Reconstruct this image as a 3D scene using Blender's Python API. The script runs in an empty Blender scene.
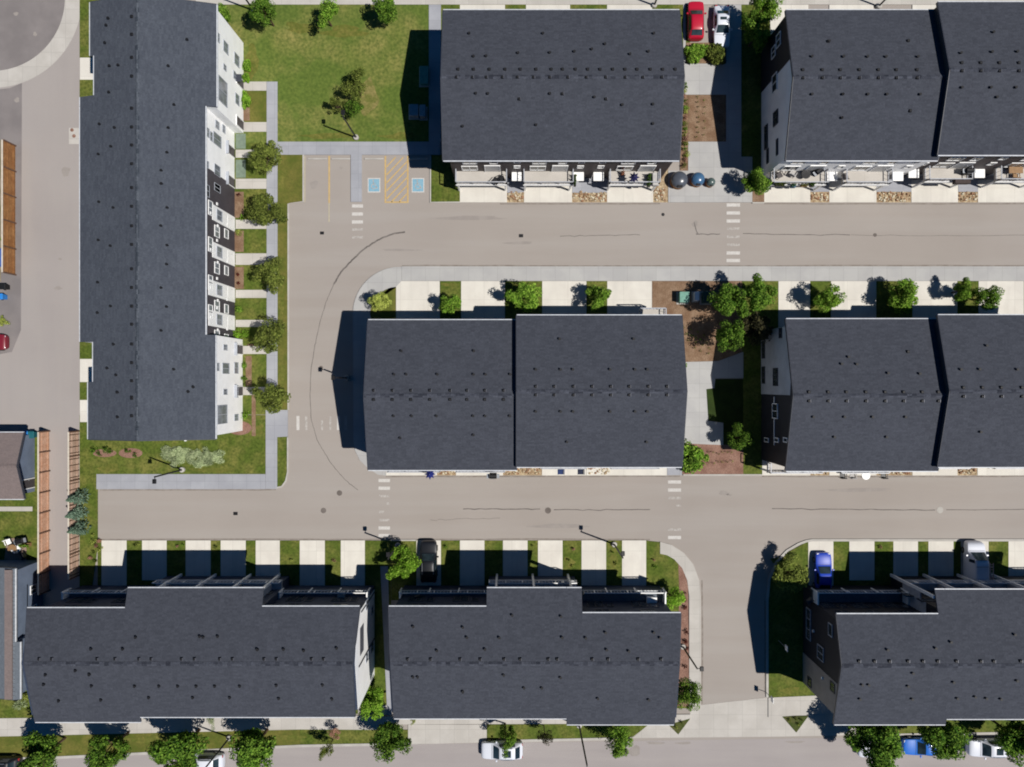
import bpy, bmesh, math, random
from mathutils import Vector, Matrix
random.seed(7)
H = 84.0      # camera height over the ground, metres
S = 9.0       # pixels per metre on the ground
scn = bpy.context.scene
col = scn.collection
def G(px, py, h=0.0):
    "ground-plan position of a measured point that stands h metres above the ground"
    k = (H-h)/H/S
    return ((px-512)*k, (383.5-py)*k)
def lin(v):
    v /= 255.0
    return v/12.92 if v <= .04045 else ((v+.055)/1.055)**2.4
WH = (1.40, 1.35, 1.27)
def T(r, g, b, k=1.0):
    return (min(.9, lin(r)*k/WH[0]), min(.9, lin(g)*k/WH[1]), min(.9, lin(b)*k/WH[2]))
# ------------------------------------------------------------------ materials
def _new(name, rough=.85, spec=.2):
    m = bpy.data.materials.new(name); m.use_nodes = True
    nt = m.node_tree; b = nt.nodes['Principled BSDF']
    b.inputs['Roughness'].default_value = rough
    b.inputs['Specular IOR Level'].default_value = spec
    return m, nt, b
def mixc(nt, a, b, fac, blend='MIX'):
    n = nt.nodes.new('ShaderNodeMix'); n.data_type = 'RGBA'; n.blend_type = blend
    for sock, v in ((n.inputs[0], fac), (n.inputs[6], a), (n.inputs[7], b)):
        if isinstance(v, (int, float)): sock.default_value = v
        elif isinstance(v, tuple): sock.default_value = (*v, 1) if len(v) == 3 else v
        else: nt.links.new(v, sock)
    return n.outputs[2]
def posn(nt, scale=(1, 1, 1), rot=0.0, world=True):
    mp = nt.nodes.new('ShaderNodeMapping')
    if world:
        src = nt.nodes.new('ShaderNodeNewGeometry').outputs['Position']
    else:
        src = nt.nodes.new('ShaderNodeTexCoord').outputs['Object']
    nt.links.new(src, mp.inputs['Vector'])
    mp.inputs['Scale'].default_value = scale
    mp.inputs['Rotation'].default_value = (0, 0, rot)
    return mp.outputs['Vector']
def noise(nt, scale, detail=4.0, vec=None, lo=.4, hi=.6, rough=.55):
    n = nt.nodes.new('ShaderNodeTexNoise')
    n.inputs['Scale'].default_value = scale; n.inputs['Detail'].default_value = detail
    n.inputs['Roughness'].default_value = rough
    nt.links.new(vec if vec is not None else posn(nt), n.inputs['Vector'])
    r = nt.nodes.new('ShaderNodeMapRange'); r.clamp = True
    r.inputs['From Min'].default_value = lo; r.inputs['From Max'].default_value = hi
    nt.links.new(n.outputs['Fac'], r.inputs['Value'])
    return r.outputs['Result']
def bump(nt, b, h, strength=.3, dist=.02):
    n = nt.nodes.new('ShaderNodeBump'); n.inputs['Strength'].default_value = strength
    n.inputs['Distance'].default_value = dist
    nt.links.new(h, n.inputs['Height']); nt.links.new(n.outputs['Normal'], b.inputs['Normal'])
def surf(name, c1, c2, scale=.5, c3=None, fine=14.0, fa=.35, rough=.9, stretch=None, sc=None, spec=.15, lo=.38, hi=.62):
    "two-tone patchy surface with fine speckle and optional directional streaks"
    m, nt, b = _new(name, rough, spec)
    c = mixc(nt, c1, c2, noise(nt, scale, 6, lo=lo, hi=hi))
    if stretch:
        f = noise(nt, 1.0, 5, posn(nt, stretch), .42, .66)
        mm = nt.nodes.new('ShaderNodeMath'); mm.operation = 'MULTIPLY'; mm.inputs[1].default_value = .5
        nt.links.new(f, mm.inputs[0])
        c = mixc(nt, c, sc, mm.outputs[0])
    f = noise(nt, fine, 3, lo=.3, hi=.7)
    mm = nt.nodes.new('ShaderNodeMath'); mm.operation = 'MULTIPLY'; mm.inputs[1].default_value = fa
    nt.links.new(f, mm.inputs[0])
    c = mixc(nt, c, c3 or tuple(x*.72 for x in c1), mm.outputs[0])
    nt.links.new(c, b.inputs['Base Color'])
    bump(nt, b, f, .25, .01)
    return m
def plain(name, c, rough=.6, spec=.3, metal=0.0, var=.15, scale=3.0):
    m, nt, b = _new(name, rough, spec)
    b.inputs['Metallic'].default_value = metal
    cc = mixc(nt, c, tuple(x*(1-var) for x in c), noise(nt, scale, 4))
    nt.links.new(cc, b.inputs['Base Color'])
    return m
def slab_mat(name, c1, c2, joint=1.5, jc=.72, vary=.12, track=False):
    "concrete flags: saw-cut joints and every slab a slightly different tone"
    m, nt, b = _new(name, .9, .15)
    v = posn(nt)
    c = mixc(nt, c1, c2, noise(nt, .45, 6))
    vo = nt.nodes.new('ShaderNodeTexWhiteNoise'); vo.noise_dimensions = '2D'
    sn = nt.nodes.new('ShaderNodeVectorMath'); sn.operation = 'SNAP'
    sn.inputs[1].default_value = (joint, joint, 50)
    nt.links.new(v, sn.inputs[0]); nt.links.new(sn.outputs[0], vo.inputs['Vector'])
    mm = nt.nodes.new('ShaderNodeMath'); mm.operation = 'MULTIPLY'; mm.inputs[1].default_value = vary*3
    nt.links.new(vo.outputs['Value'], mm.inputs[0])
    c = mixc(nt, c, tuple(x*.78 for x in c1), mm.outputs[0])
    sep = nt.nodes.new('ShaderNodeSeparateXYZ'); nt.links.new(v, sep.inputs[0])
    outs = []
    for ax in 'XY':
        p = nt.nodes.new('ShaderNodeMath'); p.operation = 'PINGPONG'; p.inputs[1].default_value = joint/2
        nt.links.new(sep.outputs[ax], p.inputs[0])
        l = nt.nodes.new('ShaderNodeMath'); l.operation = 'LESS_THAN'; l.inputs[1].default_value = .016
        nt.links.new(p.outputs[0], l.inputs[0]); outs.append(l.outputs[0])
    mx = nt.nodes.new('ShaderNodeMath'); mx.operation = 'MAXIMUM'
    nt.links.new(outs[0], mx.inputs[0]); nt.links.new(outs[1], mx.inputs[1])
    m2 = nt.nodes.new('ShaderNodeMath'); m2.operation = 'MULTIPLY'; m2.inputs[1].default_value = .45
    nt.links.new(mx.outputs[0], m2.inputs[0])
    c = mixc(nt, c, tuple(x*jc*.6 for x in c1), m2.outputs[0])
    if track:
        f = noise(nt, 1.0, 5, posn(nt, (1.1, .12, 1)), .5, .72)
        m5 = nt.nodes.new('ShaderNodeMath'); m5.operation = 'MULTIPLY'; m5.inputs[1].default_value = .4
        nt.links.new(f, m5.inputs[0]); c = mixc(nt, c, tuple(x*.72 for x in c1), m5.outputs[0])
    f = noise(nt, 9, 5, lo=.3, hi=.75)
    m3 = nt.nodes.new('ShaderNodeMath'); m3.operation = 'MULTIPLY'; m3.inputs[1].default_value = .22
    nt.links.new(f, m3.inputs[0])
    c = mixc(nt, c, tuple(x*.7 for x in c1), m3.outputs[0])
    nt.links.new(c, b.inputs['Base Color'])
    return m
def shingle_mat(name, c, alt, axis='x'):
    m, nt, b = _new(name, .93, .12)
    g = nt.nodes.new('ShaderNodeTexWhiteNoise'); g.noise_dimensions = '2D'
    v = posn(nt, (1, 1, 0))
    sn = nt.nodes.new('ShaderNodeVectorMath'); sn.operation = 'SNAP'
    sn.inputs[1].default_value = (.46, .2, 9) if axis == 'x' else (.2, .46, 9)
    nt.links.new(v, sn.inputs[0]); nt.links.new(sn.outputs[0], g.inputs['Vector'])
    cc = mixc(nt, tuple(x*.94 for x in c), tuple(x*1.04 for x in alt), g.outputs['Value'])
    cc = mixc(nt, cc, tuple(x*1.16 for x in alt), noise(nt, .5, 7, posn(nt, (1, .8, 1)), .5, .95))
    f = noise(nt, 6.0, 6, lo=.4, hi=.75)
    m3 = nt.nodes.new('ShaderNodeMath'); m3.operation = 'MULTIPLY'; m3.inputs[1].default_value = .5
    nt.links.new(f, m3.inputs[0])
    cc = mixc(nt, cc, tuple(x*.55 for x in c), m3.outputs[0])
    f2 = noise(nt, 4.2, 3, lo=.62, hi=.74)
    m4 = nt.nodes.new('ShaderNodeMath'); m4.operation = 'MULTIPLY'; m4.inputs[1].default_value = .35
    nt.links.new(f2, m4.inputs[0])
    cc = mixc(nt, cc, tuple(x*1.7 for x in alt), m4.outputs[0])
    nt.links.new(cc, b.inputs['Base Color'])
    bump(nt, b, g.outputs['Value'], .35, .015)
    return m
def siding_mat(name, c, pitch=.18, vertical=False, line=.5):
    "lap siding: thin shadow line at every board"
    m, nt, b = _new(name, .65, .3)
    sep = nt.nodes.new('ShaderNodeSeparateXYZ'); nt.links.new(posn(nt), sep.inputs[0])
    p = nt.nodes.new('ShaderNodeMath'); p.operation = 'WRAP'; p.inputs[1].default_value = pitch; p.inputs[2].default_value = 0
    nt.links.new(sep.outputs['Z'], p.inputs[0])
    l = nt.nodes.new('ShaderNodeMath'); l.operation = 'LESS_THAN'; l.inputs[1].default_value = .022
    nt.links.new(p.outputs[0], l.inputs[0])
    cc = mixc(nt, c, tuple(x*(.94 if c[0] > .8 else .86) for x in c), noise(nt, .8, 5))
    m2 = nt.nodes.new('ShaderNodeMath'); m2.operation = 'MULTIPLY'; m2.inputs[1].default_value = line
    nt.links.new(l.outputs[0], m2.inputs[0])
    cc = mixc(nt, cc, tuple(x*.45 for x in c), m2.outputs[0])
    nt.links.new(cc, b.inputs['Base Color'])
    return m
def leaf_mat(name, dark, mid, light):
    dark, mid, light = (tuple(v*k for v in c) for c, k in ((dark, 1.6), (mid, 1.75), (light, 1.45)))
    m, nt, b = _new(name, .8, .12)
    g = nt.nodes.new('ShaderNodeNewGeometry')
    oi = nt.nodes.new('ShaderNodeObjectInfo')
    c = mixc(nt, dark, mid, noise(nt, 1.6, 3, lo=.38, hi=.6))
    mm = nt.nodes.new('ShaderNodeMath'); mm.operation = 'POWER'; mm.inputs[1].default_value = 2.0
    nt.links.new(g.outputs['Random Per Island'], mm.inputs[0])
    c = mixc(nt, c, light, mm.outputs[0])
    hs = nt.nodes.new('ShaderNodeHueSaturation')
    r = nt.nodes.new('ShaderNodeMapRange'); r.inputs['To Min'].default_value = .8; r.inputs['To Max'].default_value = 1.15
    nt.links.new(oi.outputs['Random'], r.inputs['Value']); nt.links.new(r.outputs[0], hs.inputs['Value'])
    nt.links.new(c, hs.inputs['Color'])
    nt.links.new(hs.outputs[0], b.inputs['Base Color'])
    tr = nt.nodes.new('ShaderNodeBsdfTranslucent'); nt.links.new(hs.outputs[0], tr.inputs['Color'])
    mx = nt.nodes.new('ShaderNodeMixShader'); mx.inputs[0].default_value = .22
    nt.links.new(b.outputs[0], mx.inputs[1]); nt.links.new(tr.outputs[0], mx.inputs[2])
    nt.links.new(mx.outputs[0], nt.nodes['Material Output'].inputs['Surface'])
    return m
def glass_mat(name, c, rough=.08):
    m, nt, b = _new(name, rough, .6)
    cc = mixc(nt, c, tuple(x*2.2+.004 for x in c), noise(nt, .7, 3))
    nt.links.new(cc, b.inputs['Base Color'])
    return m
M = {}
M['ground'] = surf('ground_soil', T(104, 112, 66), T(140, 130, 92), .12, fine=3)
M['asphalt'] = surf('asphalt', T(181, 170, 159), T(171, 160, 149), .07, c3=T(150, 140, 130), fine=16, fa=.3, stretch=(.035, .5, 1), sc=T(185, 176, 166), lo=.3, hi=.7)
M['asphalt_west'] = surf('asphalt_west', T(182, 172, 164), T(172, 162, 155), .1, c3=T(150, 141, 134), fine=16, fa=.3, stretch=(.5, .035, 1), sc=T(184, 174, 164), lo=.3, hi=.7)
M['asphalt_dark'] = surf('asphalt_dark', T(152, 143, 138), T(136, 128, 124), .3, fine=12)
M['asphalt_street'] = surf('asphalt_street', T(182, 172, 166), T(172, 162, 156), .12, c3=T(150, 141, 136), fine=14, stretch=(.06, .8, 1), sc=T(188, 178, 170), lo=.3, hi=.7)
M['seam'] = surf('seam', T(104, 97, 91), T(140, 131, 123), 1.2, fine=8)
M['stain'] = surf('stain', T(163, 153, 144), T(172, 162, 152), .9, fine=6, fa=.2)
M['iron'] = surf('cast_iron', T(116, 106, 98), T(132, 122, 114), .9, fine=6)
M['walk'] = slab_mat('sidewalk', T(184, 183, 185), T(172, 171, 174), 1.55)
M['walk_grey'] = slab_mat('sidewalk_grey', T(200, 196, 189), T(190, 186, 181), 1.6)
M['walk_warm'] = slab_mat('sidewalk_warm', T(214, 206, 194), T(202, 194, 182), 1.6)
M['drive'] = slab_mat('driveway', T(244, 236, 220), T(234, 225, 210), 3.1, vary=.1, track=True)
M['kerb'] = surf('kerb', T(206, 199, 188), T(190, 183, 172), .8, fine=10, fa=.2)
M['lawn'] = surf('lawn', T(102, 116, 44), T(150, 142, 74), .5, c3=T(58, 74, 22), fine=4, fa=.8, lo=.42, hi=.72)
M['lawn_dry'] = surf('lawn_dry', T(128, 122, 58), T(96, 106, 40), .6, c3=T(88, 88, 40), fine=5, fa=.6)
M['lawn_park'] = surf('lawn_park', T(110, 126, 54), T(166, 154, 88), .17, c3=T(70, 90, 34), fine=3.2, fa=.75, stretch=(.5, .18, 1), sc=T(120, 130, 58), lo=.46, hi=.66)
M['mulch'] = surf('mulch', T(176, 146, 118), T(146, 114, 88), 1.0, c3=T(104, 80, 60), fine=9, fa=.8)
M['mulch_red'] = surf('mulch_red', T(182, 142, 122), T(160, 120, 102), 1.0, c3=T(88, 62, 52), fine=9, fa=.7)
M['rock'] = surf('rock', T(226, 204, 164), T(176, 146, 112), 3.0, c3=T(120, 98, 76), fine=7, fa=.6)
M['paint'] = surf('road_paint', T(236, 230, 220), T(214, 207, 197), 2.5, c3=T(180, 170, 160), fine=10, fa=.5, lo=.3, hi=.8)
M['paint_worn'] = surf('road_paint_worn', T(214, 206, 196), T(176, 167, 157), 3.5, c3=T(168, 158, 148), fine=9, fa=.6)
M['paint_yellow'] = surf('road_paint_yellow', T(228, 190, 120), T(210, 174, 110), 2.5, c3=T(178, 160, 130), fine=9, fa=.5)
M['paint_blue'] = surf('road_paint_blue', T(134, 182, 200), T(150, 192, 206), 2.5, c3=T(150, 170, 180), fine=9, fa=.3)
M['roof'] = shingle_mat('roof_shingles', T(75, 77, 84), T(80, 82, 89))
M['roof_y'] = shingle_mat('roof_shingles_y', T(82, 86, 94), T(88, 92, 99), 'y')
M['roof_cap'] = shingle_mat('ridge_shingles', T(58, 60, 68), T(92, 94, 102))
M['roof_y_cap'] = shingle_mat('ridge_shingles_y', T(60, 66, 74), T(98, 102, 108), 'y')
M['roof_brown'] = shingle_mat('roof_shingles_brown', T(146, 130, 124), T(132, 118, 113))
M['roof_grey'] = shingle_mat('roof_shingles_grey', T(122, 128, 134), T(108, 114, 120), 'y')
M['fascia'] = plain('fascia_white', T(232, 232, 232), .5)
M['fascia_dark'] = plain('fascia_dark', T(70, 72, 80), .5)
M['white_wall'] = siding_mat('white_siding', (.93, .93, .93), line=.2)
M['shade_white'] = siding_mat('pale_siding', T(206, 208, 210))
M['brown_wall'] = siding_mat('brown_siding', T(82, 72, 72))
M['dark_wall'] = siding_mat('charcoal_siding', T(86, 80, 84))
M['black_wall'] = siding_mat('black_siding', T(44, 46, 54))
M['navy_wall'] = siding_mat('navy_siding', T(62, 72, 92))
M['blue_wall'] = siding_mat('blue_grey_siding', T(128, 140, 158))
M['taupe_wall'] = siding_mat('taupe_siding', T(176, 166, 156))
M['trim'] = plain('white_trim', (.86, .86, .85), .5, var=.06)
M['trim_grey'] = plain('grey_trim', T(190, 192, 196), .5)
M['pane'] = glass_mat('window_glass', (.03, .035, .04))
M['pane_grey'] = plain('window_grey', T(150, 154, 158), .15, .6, var=.35, scale=1.2)
M['blind'] = plain('window_blind', T(206, 204, 200), .35, .5)
M['garage'] = siding_mat('garage_door', T(186, 184, 182), .55)
M['door'] = plain('entry_door', T(90, 84, 84), .5)
M['deck'] = slab_mat('deck_vinyl', T(212, 203, 190), T(204, 195, 182), 6.3, vary=.03)
M['deck_dark'] = plain('deck_grey', T(112, 118, 124), .7)
M['rail'] = plain('rail_metal', T(196, 196, 198), .4)
M['rail_dark'] = plain('rail_dark', T(120, 126, 134), .4)
M['black'] = plain('black_metal', (.012, .012, .014), .45)
M['vent'] = plain('vent_black', (.008, .008, .01), .6)
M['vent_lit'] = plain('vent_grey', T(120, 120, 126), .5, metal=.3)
M['steel'] = plain('galvanised', T(180, 182, 184), .4, metal=.4)
M['bark'] = plain('bark', T(110, 88, 70), .9, .1)
M['cedar'] = surf('cedar_boards', T(232, 184, 152), T(214, 162, 128), 1.0, c3=T(176, 128, 98), fine=4, fa=.4, stretch=(.2, 5, 1), sc=T(238, 198, 168))
M['cedar_deep'] = surf('cedar_boards_deep', T(188, 138, 88), T(166, 114, 70), 1.0, c3=T(124, 84, 52), fine=4, fa=.5, stretch=(.2, 5, 1), sc=T(178, 122, 74))
M['cedar_pale'] = surf('cedar_boards_pale', T(220, 186, 162), T(204, 168, 144), 1.0, c3=T(170, 134, 112), fine=4, fa=.4, stretch=(.2, 5, 1), sc=T(226, 196, 172))
M['cream'] = plain('cream_cap', T(236, 222, 200), .7)
M['fence_dark'] = plain('fence_rail', T(118, 88, 70), .8)
L = {}
L['green'] = leaf_mat('leaf_green', T(38, 62, 12), T(82, 118, 30), T(146, 176, 66))
L['deep'] = leaf_mat('leaf_deep', T(28, 48, 12), T(64, 98, 26), T(126, 156, 56))
L['lime'] = leaf_mat('leaf_lime', T(50, 82, 12), T(94, 132, 28), T(150, 182, 66))
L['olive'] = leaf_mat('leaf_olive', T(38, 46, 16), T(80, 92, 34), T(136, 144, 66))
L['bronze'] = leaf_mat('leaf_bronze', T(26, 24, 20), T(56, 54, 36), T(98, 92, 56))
L['pale'] = leaf_mat('leaf_pale', T(92, 104, 70), T(136, 148, 104), T(190, 196, 150))
L['spruce'] = leaf_mat('leaf_spruce', T(30, 44, 32), T(74, 94, 76), T(130, 150, 126))
L['red'] = leaf_mat('leaf_red', T(44, 14, 14), T(78, 28, 24), T(116, 52, 40))
L['rust'] = leaf_mat('leaf_rust', T(96, 62, 50), T(158, 112, 92), T(196, 156, 130))
L['yellow'] = leaf_mat('leaf_yellow', T(90, 100, 40), T(144, 154, 66), T(190, 194, 100))
# ------------------------------------------------------------------ object helpers
def tag(o, label=None, cat=None, group=None, kind=None):
    if label: o['label'] = label
    if cat: o['category'] = cat
    if group: o['group'] = group
    if kind: o['kind'] = kind
    return o
def thing(name, label, cat, loc=(0, 0, 0), rz=0.0, group=None, scale=1.0):
    o = bpy.data.objects.new(name, None); col.objects.link(o)
    o.empty_display_size = .3
    o.location = loc; o.rotation_euler = (0, 0, rz); o.scale = (scale,)*3 if isinstance(scale, (int, float)) else scale
    return tag(o, label, cat, group)
def root_of(o):
    while o.parent: o = o.parent
    return o
def obj(name, me, parent=None, loc=(0, 0, 0), rz=0.0, scale=None):
    o = bpy.data.objects.new(name, me); col.objects.link(o)
    o.parent = parent; o.location = loc; o.rotation_euler = (0, 0, rz)
    if scale is not None: o.scale = (scale,)*3 if isinstance(scale, (int, float)) else scale
    return o
class MB:
    def __init__(s): s.v = []; s.f = []; s.m = []; s.cur = 0; s.sm = []; s.smooth = False
    def face(s, pts):
        n = len(s.v); s.v += [tuple(p) for p in pts]; s.f.append(tuple(range(n, n+len(pts)))); s.m.append(s.cur); s.sm.append(s.smooth)
    def grid(s, verts, faces):
        n = len(s.v); s.v += [tuple(p) for p in verts]
        for f in faces: s.f.append(tuple(i+n for i in f)); s.m.append(s.cur); s.sm.append(s.smooth)
    def box(s, x0, x1, y0, y1, z0, z1):
        x0, x1 = sorted((x0, x1)); y0, y1 = sorted((y0, y1)); z0, z1 = sorted((z0, z1))
        p = [(x0, y0, z0), (x1, y0, z0), (x1, y1, z0), (x0, y1, z0), (x0, y0, z1), (x1, y0, z1), (x1, y1, z1), (x0, y1, z1)]
        s.grid(p, [(0, 3, 2, 1), (4, 5, 6, 7), (0, 1, 5, 4), (1, 2, 6, 5), (2, 3, 7, 6), (3, 0, 4, 7)])
        return s
    def cbox(s, x0, x1, y0, y1, z0, z1, b=.03):
        "box with chamfered vertical and top edges"
        x0, x1 = sorted((x0, x1)); y0, y1 = sorted((y0, y1))
        ring = [(x0+b, y0), (x1-b, y0), (x1, y0+b), (x1, y1-b), (x1-b, y1), (x0+b, y1), (x0, y1-b), (x0, y0+b)]
        cx, cy = (x0+x1)/2, (y0+y1)/2
        ins = [(cx+(x-cx)*(1-2*b/(x1-x0)), cy+(y-cy)*(1-2*b/(y1-y0))) for x, y in ring]
        vs = [(x, y, z0) for x, y in ring]+[(x, y, z1-b) for x, y in ring]+[(x, y, z1) for x, y in ins]
        fs = [tuple(range(7, -1, -1)), tuple(range(16, 24))]
        for k in (0, 8):
            for i in range(8): j = (i+1) % 8; fs.append((k+i, k+j, k+8+j, k+8+i))
        s.grid(vs, fs); return s
    def prism(s, poly, z0, z1, bottom=True):
        a = sum(poly[i][0]*poly[(i+1) % len(poly)][1]-poly[(i+1) % len(poly)][0]*poly[i][1] for i in range(len(poly)))
        if a < 0: poly = poly[::-1]
        n = len(poly)
        fs = [tuple(range(n, 2*n))]+[(i, (i+1) % n, n+(i+1) % n, n+i) for i in range(n)]
        if bottom: fs.append(tuple(range(n-1, -1, -1)))
        s.grid([(x, y, z0) for x, y in poly]+[(x, y, z1) for x, y in poly], fs); return s
    def extrude(s, prof, u0, u1, axis):
        "profile (v, z) swept along u; axis x: (u,v)->(u,v), axis y: (u,v)->(-v,u)"
        mp = (lambda u, v, z: (u, v, z)) if axis == 'x' else (lambda u, v, z: (-v, u, z))
        n = len(prof)
        vs = [mp(u0, v, z) for v, z in prof]+[mp(u1, v, z) for v, z in prof]
        fs = [tuple(range(n)), tuple(range(2*n-1, n-1, -1))]+[(i, n+i, n+(i+1) % n, (i+1) % n) for i in range(n)]
        s.grid(vs, fs); return s
    def tube(s, pts, rads, seg=8, cap=True):
        pts = [Vector(p) for p in pts]
        if isinstance(rads, (int, float)): rads = [rads]*len(pts)
        vs = []; fs = []
        for i, p in enumerate(pts):
            d = (pts[min(i+1, len(pts)-1)]-pts[max(i-1, 0)]).normalized()
            a = d.orthogonal().normalized(); b = d.cross(a)
            for k in range(seg):
                t = 2*math.pi*k/seg
                vs.append(p+(a*math.cos(t)+b*math.sin(t))*rads[i])
        for i in range(len(pts)-1):
            for k in range(seg):
                fs.append((i*seg+k, i*seg+(k+1) % seg, (i+1)*seg+(k+1) % seg, (i+1)*seg+k))
        if cap: fs += [tuple(range(seg-1, -1, -1)), tuple(range((len(pts)-1)*seg, len(pts)*seg))]
        s.grid(vs, fs); return s
    def lathe(s, prof, cx=0, cy=0, seg=20):
        vs = []; fs = []
        for r, z in prof:
            for k in range(seg):
                t = 2*math.pi*k/seg; vs.append((cx+r*math.cos(t), cy+r*math.sin(t), z))
        for i in range(len(prof)-1):
            for k in range(seg): fs.append((i*seg+k, i*seg+(k+1) % seg, (i+1)*seg+(k+1) % seg, (i+1)*seg+k))
        fs += [tuple(range(seg-1, -1, -1)), tuple(range((len(prof)-1)*seg, len(prof)*seg))]
        s.grid(vs, fs); return s
    def strip(s, pts, w, z0, z1=None):
        "ribbon (or kerb when z1 given) of width w along plan points"
        P = [Vector(p) for p in pts]; lf = []; rt = []
        for i, p in enumerate(P):
            d = (P[min(i+1, len(P)-1)]-P[max(i-1, 0)]).normalized(); n = Vector((-d.y, d.x))*w/2
            lf.append(p+n); rt.append(p-n)
        for i in range(len(P)-1):
            q = [rt[i], rt[i+1], lf[i+1], lf[i]]
            zt = z0 if z1 is None else z1
            s.face([(a.x, a.y, zt) for a in q])
            if z1 is not None:
                s.face([(rt[i].x, rt[i].y, z0), (rt[i+1].x, rt[i+1].y, z0), (rt[i+1].x, rt[i+1].y, z1), (rt[i].x, rt[i].y, z1)])
                s.face([(lf[i+1].x, lf[i+1].y, z0), (lf[i].x, lf[i].y, z0), (lf[i].x, lf[i].y, z1), (lf[i+1].x, lf[i+1].y, z1)])
        return s
    def mesh(s, name, mats, off=None):
        me = bpy.data.meshes.new(name)
        vs = s.v if off is None else [(x-off.x, y-off.y, z-off.z) for x, y, z in s.v]
        me.from_pydata(vs, [], s.f)
        for m in (mats if isinstance(mats, (list, tuple)) else [mats]): me.materials.append(m)
        me.polygons.foreach_set('material_index', s.m)
        me.polygons.foreach_set('use_smooth', s.sm)
        me.update(); return me
    def build(s, name, mats, parent=None, world=False):
        off = root_of(parent).location if (parent and world) else None
        return obj(name, s.mesh(name, mats, off), parent)
def struct(name, mb, mat):
    return tag(mb.build(name, mat), kind='structure')
def arc(cx, cy, r, a0, a1, n=10, ry=None):
    return [(cx+r*math.cos(math.radians(a0+(a1-a0)*i/n)), cy+(ry or r)*math.sin(math.radians(a0+(a1-a0)*i/n))) for i in range(n+1)]
def gp(pts): return [G(x, y) for x, y in pts]
def rect(x0, y0, x1, y1): return gp([(x0, y0), (x1, y0), (x1, y1), (x0, y1)])
def slab(name, z, mat, polys, z0=-.03):
    mb = MB()
    for p in polys: mb.prism(p, z0, z, False)
    return struct(name, mb, mat)
# ------------------------------------------------------------------ world, sun, camera
SUNV = Vector((.548, -.205, 1.0)).normalized()
w = bpy.data.worlds.new('World'); scn.world = w; w.use_nodes = True
nt = w.node_tree; bg = nt.nodes['Background']
sky = nt.nodes.new('ShaderNodeTexSky'); sky.sky_type = 'NISHITA'; sky.sun_disc = False
sky.sun_elevation = math.asin(SUNV.z); sky.sun_rotation = math.atan2(SUNV.x, SUNV.y)
sky.altitude = 2000; sky.air_density = .6; sky.dust_density = .1; sky.ozone_density = 4.0
tint = mixc(nt, sky.outputs[0], (.16, .92, 1.28), 1.0, 'MULTIPLY')
nt.links.new(tint, bg.inputs['Color']); bg.inputs['Strength'].default_value = .05
sl = bpy.data.lights.new('sun', 'SUN'); sl.energy = 5.0; sl.angle = math.radians(.5); sl.color = (1, .955, .89)
so = bpy.data.objects.new('sun', sl); col.objects.link(so)
so.rotation_euler = (-SUNV).to_track_quat('-Z', 'Y').to_euler(); so.location = SUNV*120
cd = bpy.data.cameras.new('camera'); cd.sensor_width = 36; cd.lens = 36*H/(1024/S); cd.clip_end = 6000
cam = bpy.data.objects.new('camera', cd); col.objects.link(cam); cam.location = (0, 0, H); scn.camera = cam
scn.view_settings.view_transform = 'Standard'; scn.view_settings.look = 'None'; scn.view_settings.exposure = 0
scn.cycles.filter_width = 1.9
# ------------------------------------------------------------------ ground, roads, paths
mb = MB(); mb.face([(-3000, -3000, -.05), (3000, -3000, -.05), (3000, 3000, -.05), (-3000, 3000, -.05)])
struct('ground', mb, M['ground'])
mb = MB(); q = rect(-160, -140, 1190, 910); mb.face([(*q[3], 0), (*q[2], 0), (*q[1], 0), (*q[0], 0)])
struct('road', mb, M['asphalt'])
def sheet(name, mat, z, polys):
    mb = MB()
    for p in polys:
        a = sum(p[i][0]*p[(i+1) % len(p)][1]-p[(i+1) % len(p)][0]*p[i][1] for i in range(len(p)))
        if a < 0: p = p[::-1]
        mb.face([(x, y, z) for x, y in p])
    return struct(name, mb, mat)
sheet('lane', M['asphalt_west'], .004, [rect(-160, -140, 82, 430), rect(46, 430, 70, 680)])
sheet('street', M['asphalt_street'], .004, [gp([(-160, 764), (60, 758), (300, 746), (430, 744), (830, 738), (1190, 732), (1190, 910), (-160, 910)])])
sheet('cul_de_sac', M['asphalt_dark'], .008, [gp(arc(-8, -2, 74, 0, 360, 40)[:-1])])
sheet('asphalt_patch', M['asphalt_dark'], .008, [gp([(-60, 97), (10, 88), (22, 83), (21, 330), (12, 352), (-60, 365)])])
# concrete ring of the turning circle
mb = MB()
o_, i_ = gp(arc(-8, -2, 90, -80, 100, 48)), gp(arc(-8, -2, 73, -80, 100, 48))
for k in range(48): mb.face([(*o_[k], .014), (*i_[k], .014), (*i_[k+1], .014), (*o_[k+1], .014)][::-1])
for f in range(len(mb.f)): pass
ring = struct('gutter_ring', mb, M['walk_warm'])
bm = bmesh.new(); bm.from_mesh(ring.data); bmesh.ops.recalc_face_normals(bm, faces=bm.faces)
for f in bm.faces:
    if f.normal.z < 0: f.normal_flip()
bm.to_mesh(ring.data); bm.free()

LAWN, DRIVE, WALK, BED = .08, .10, .12, .10
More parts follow.
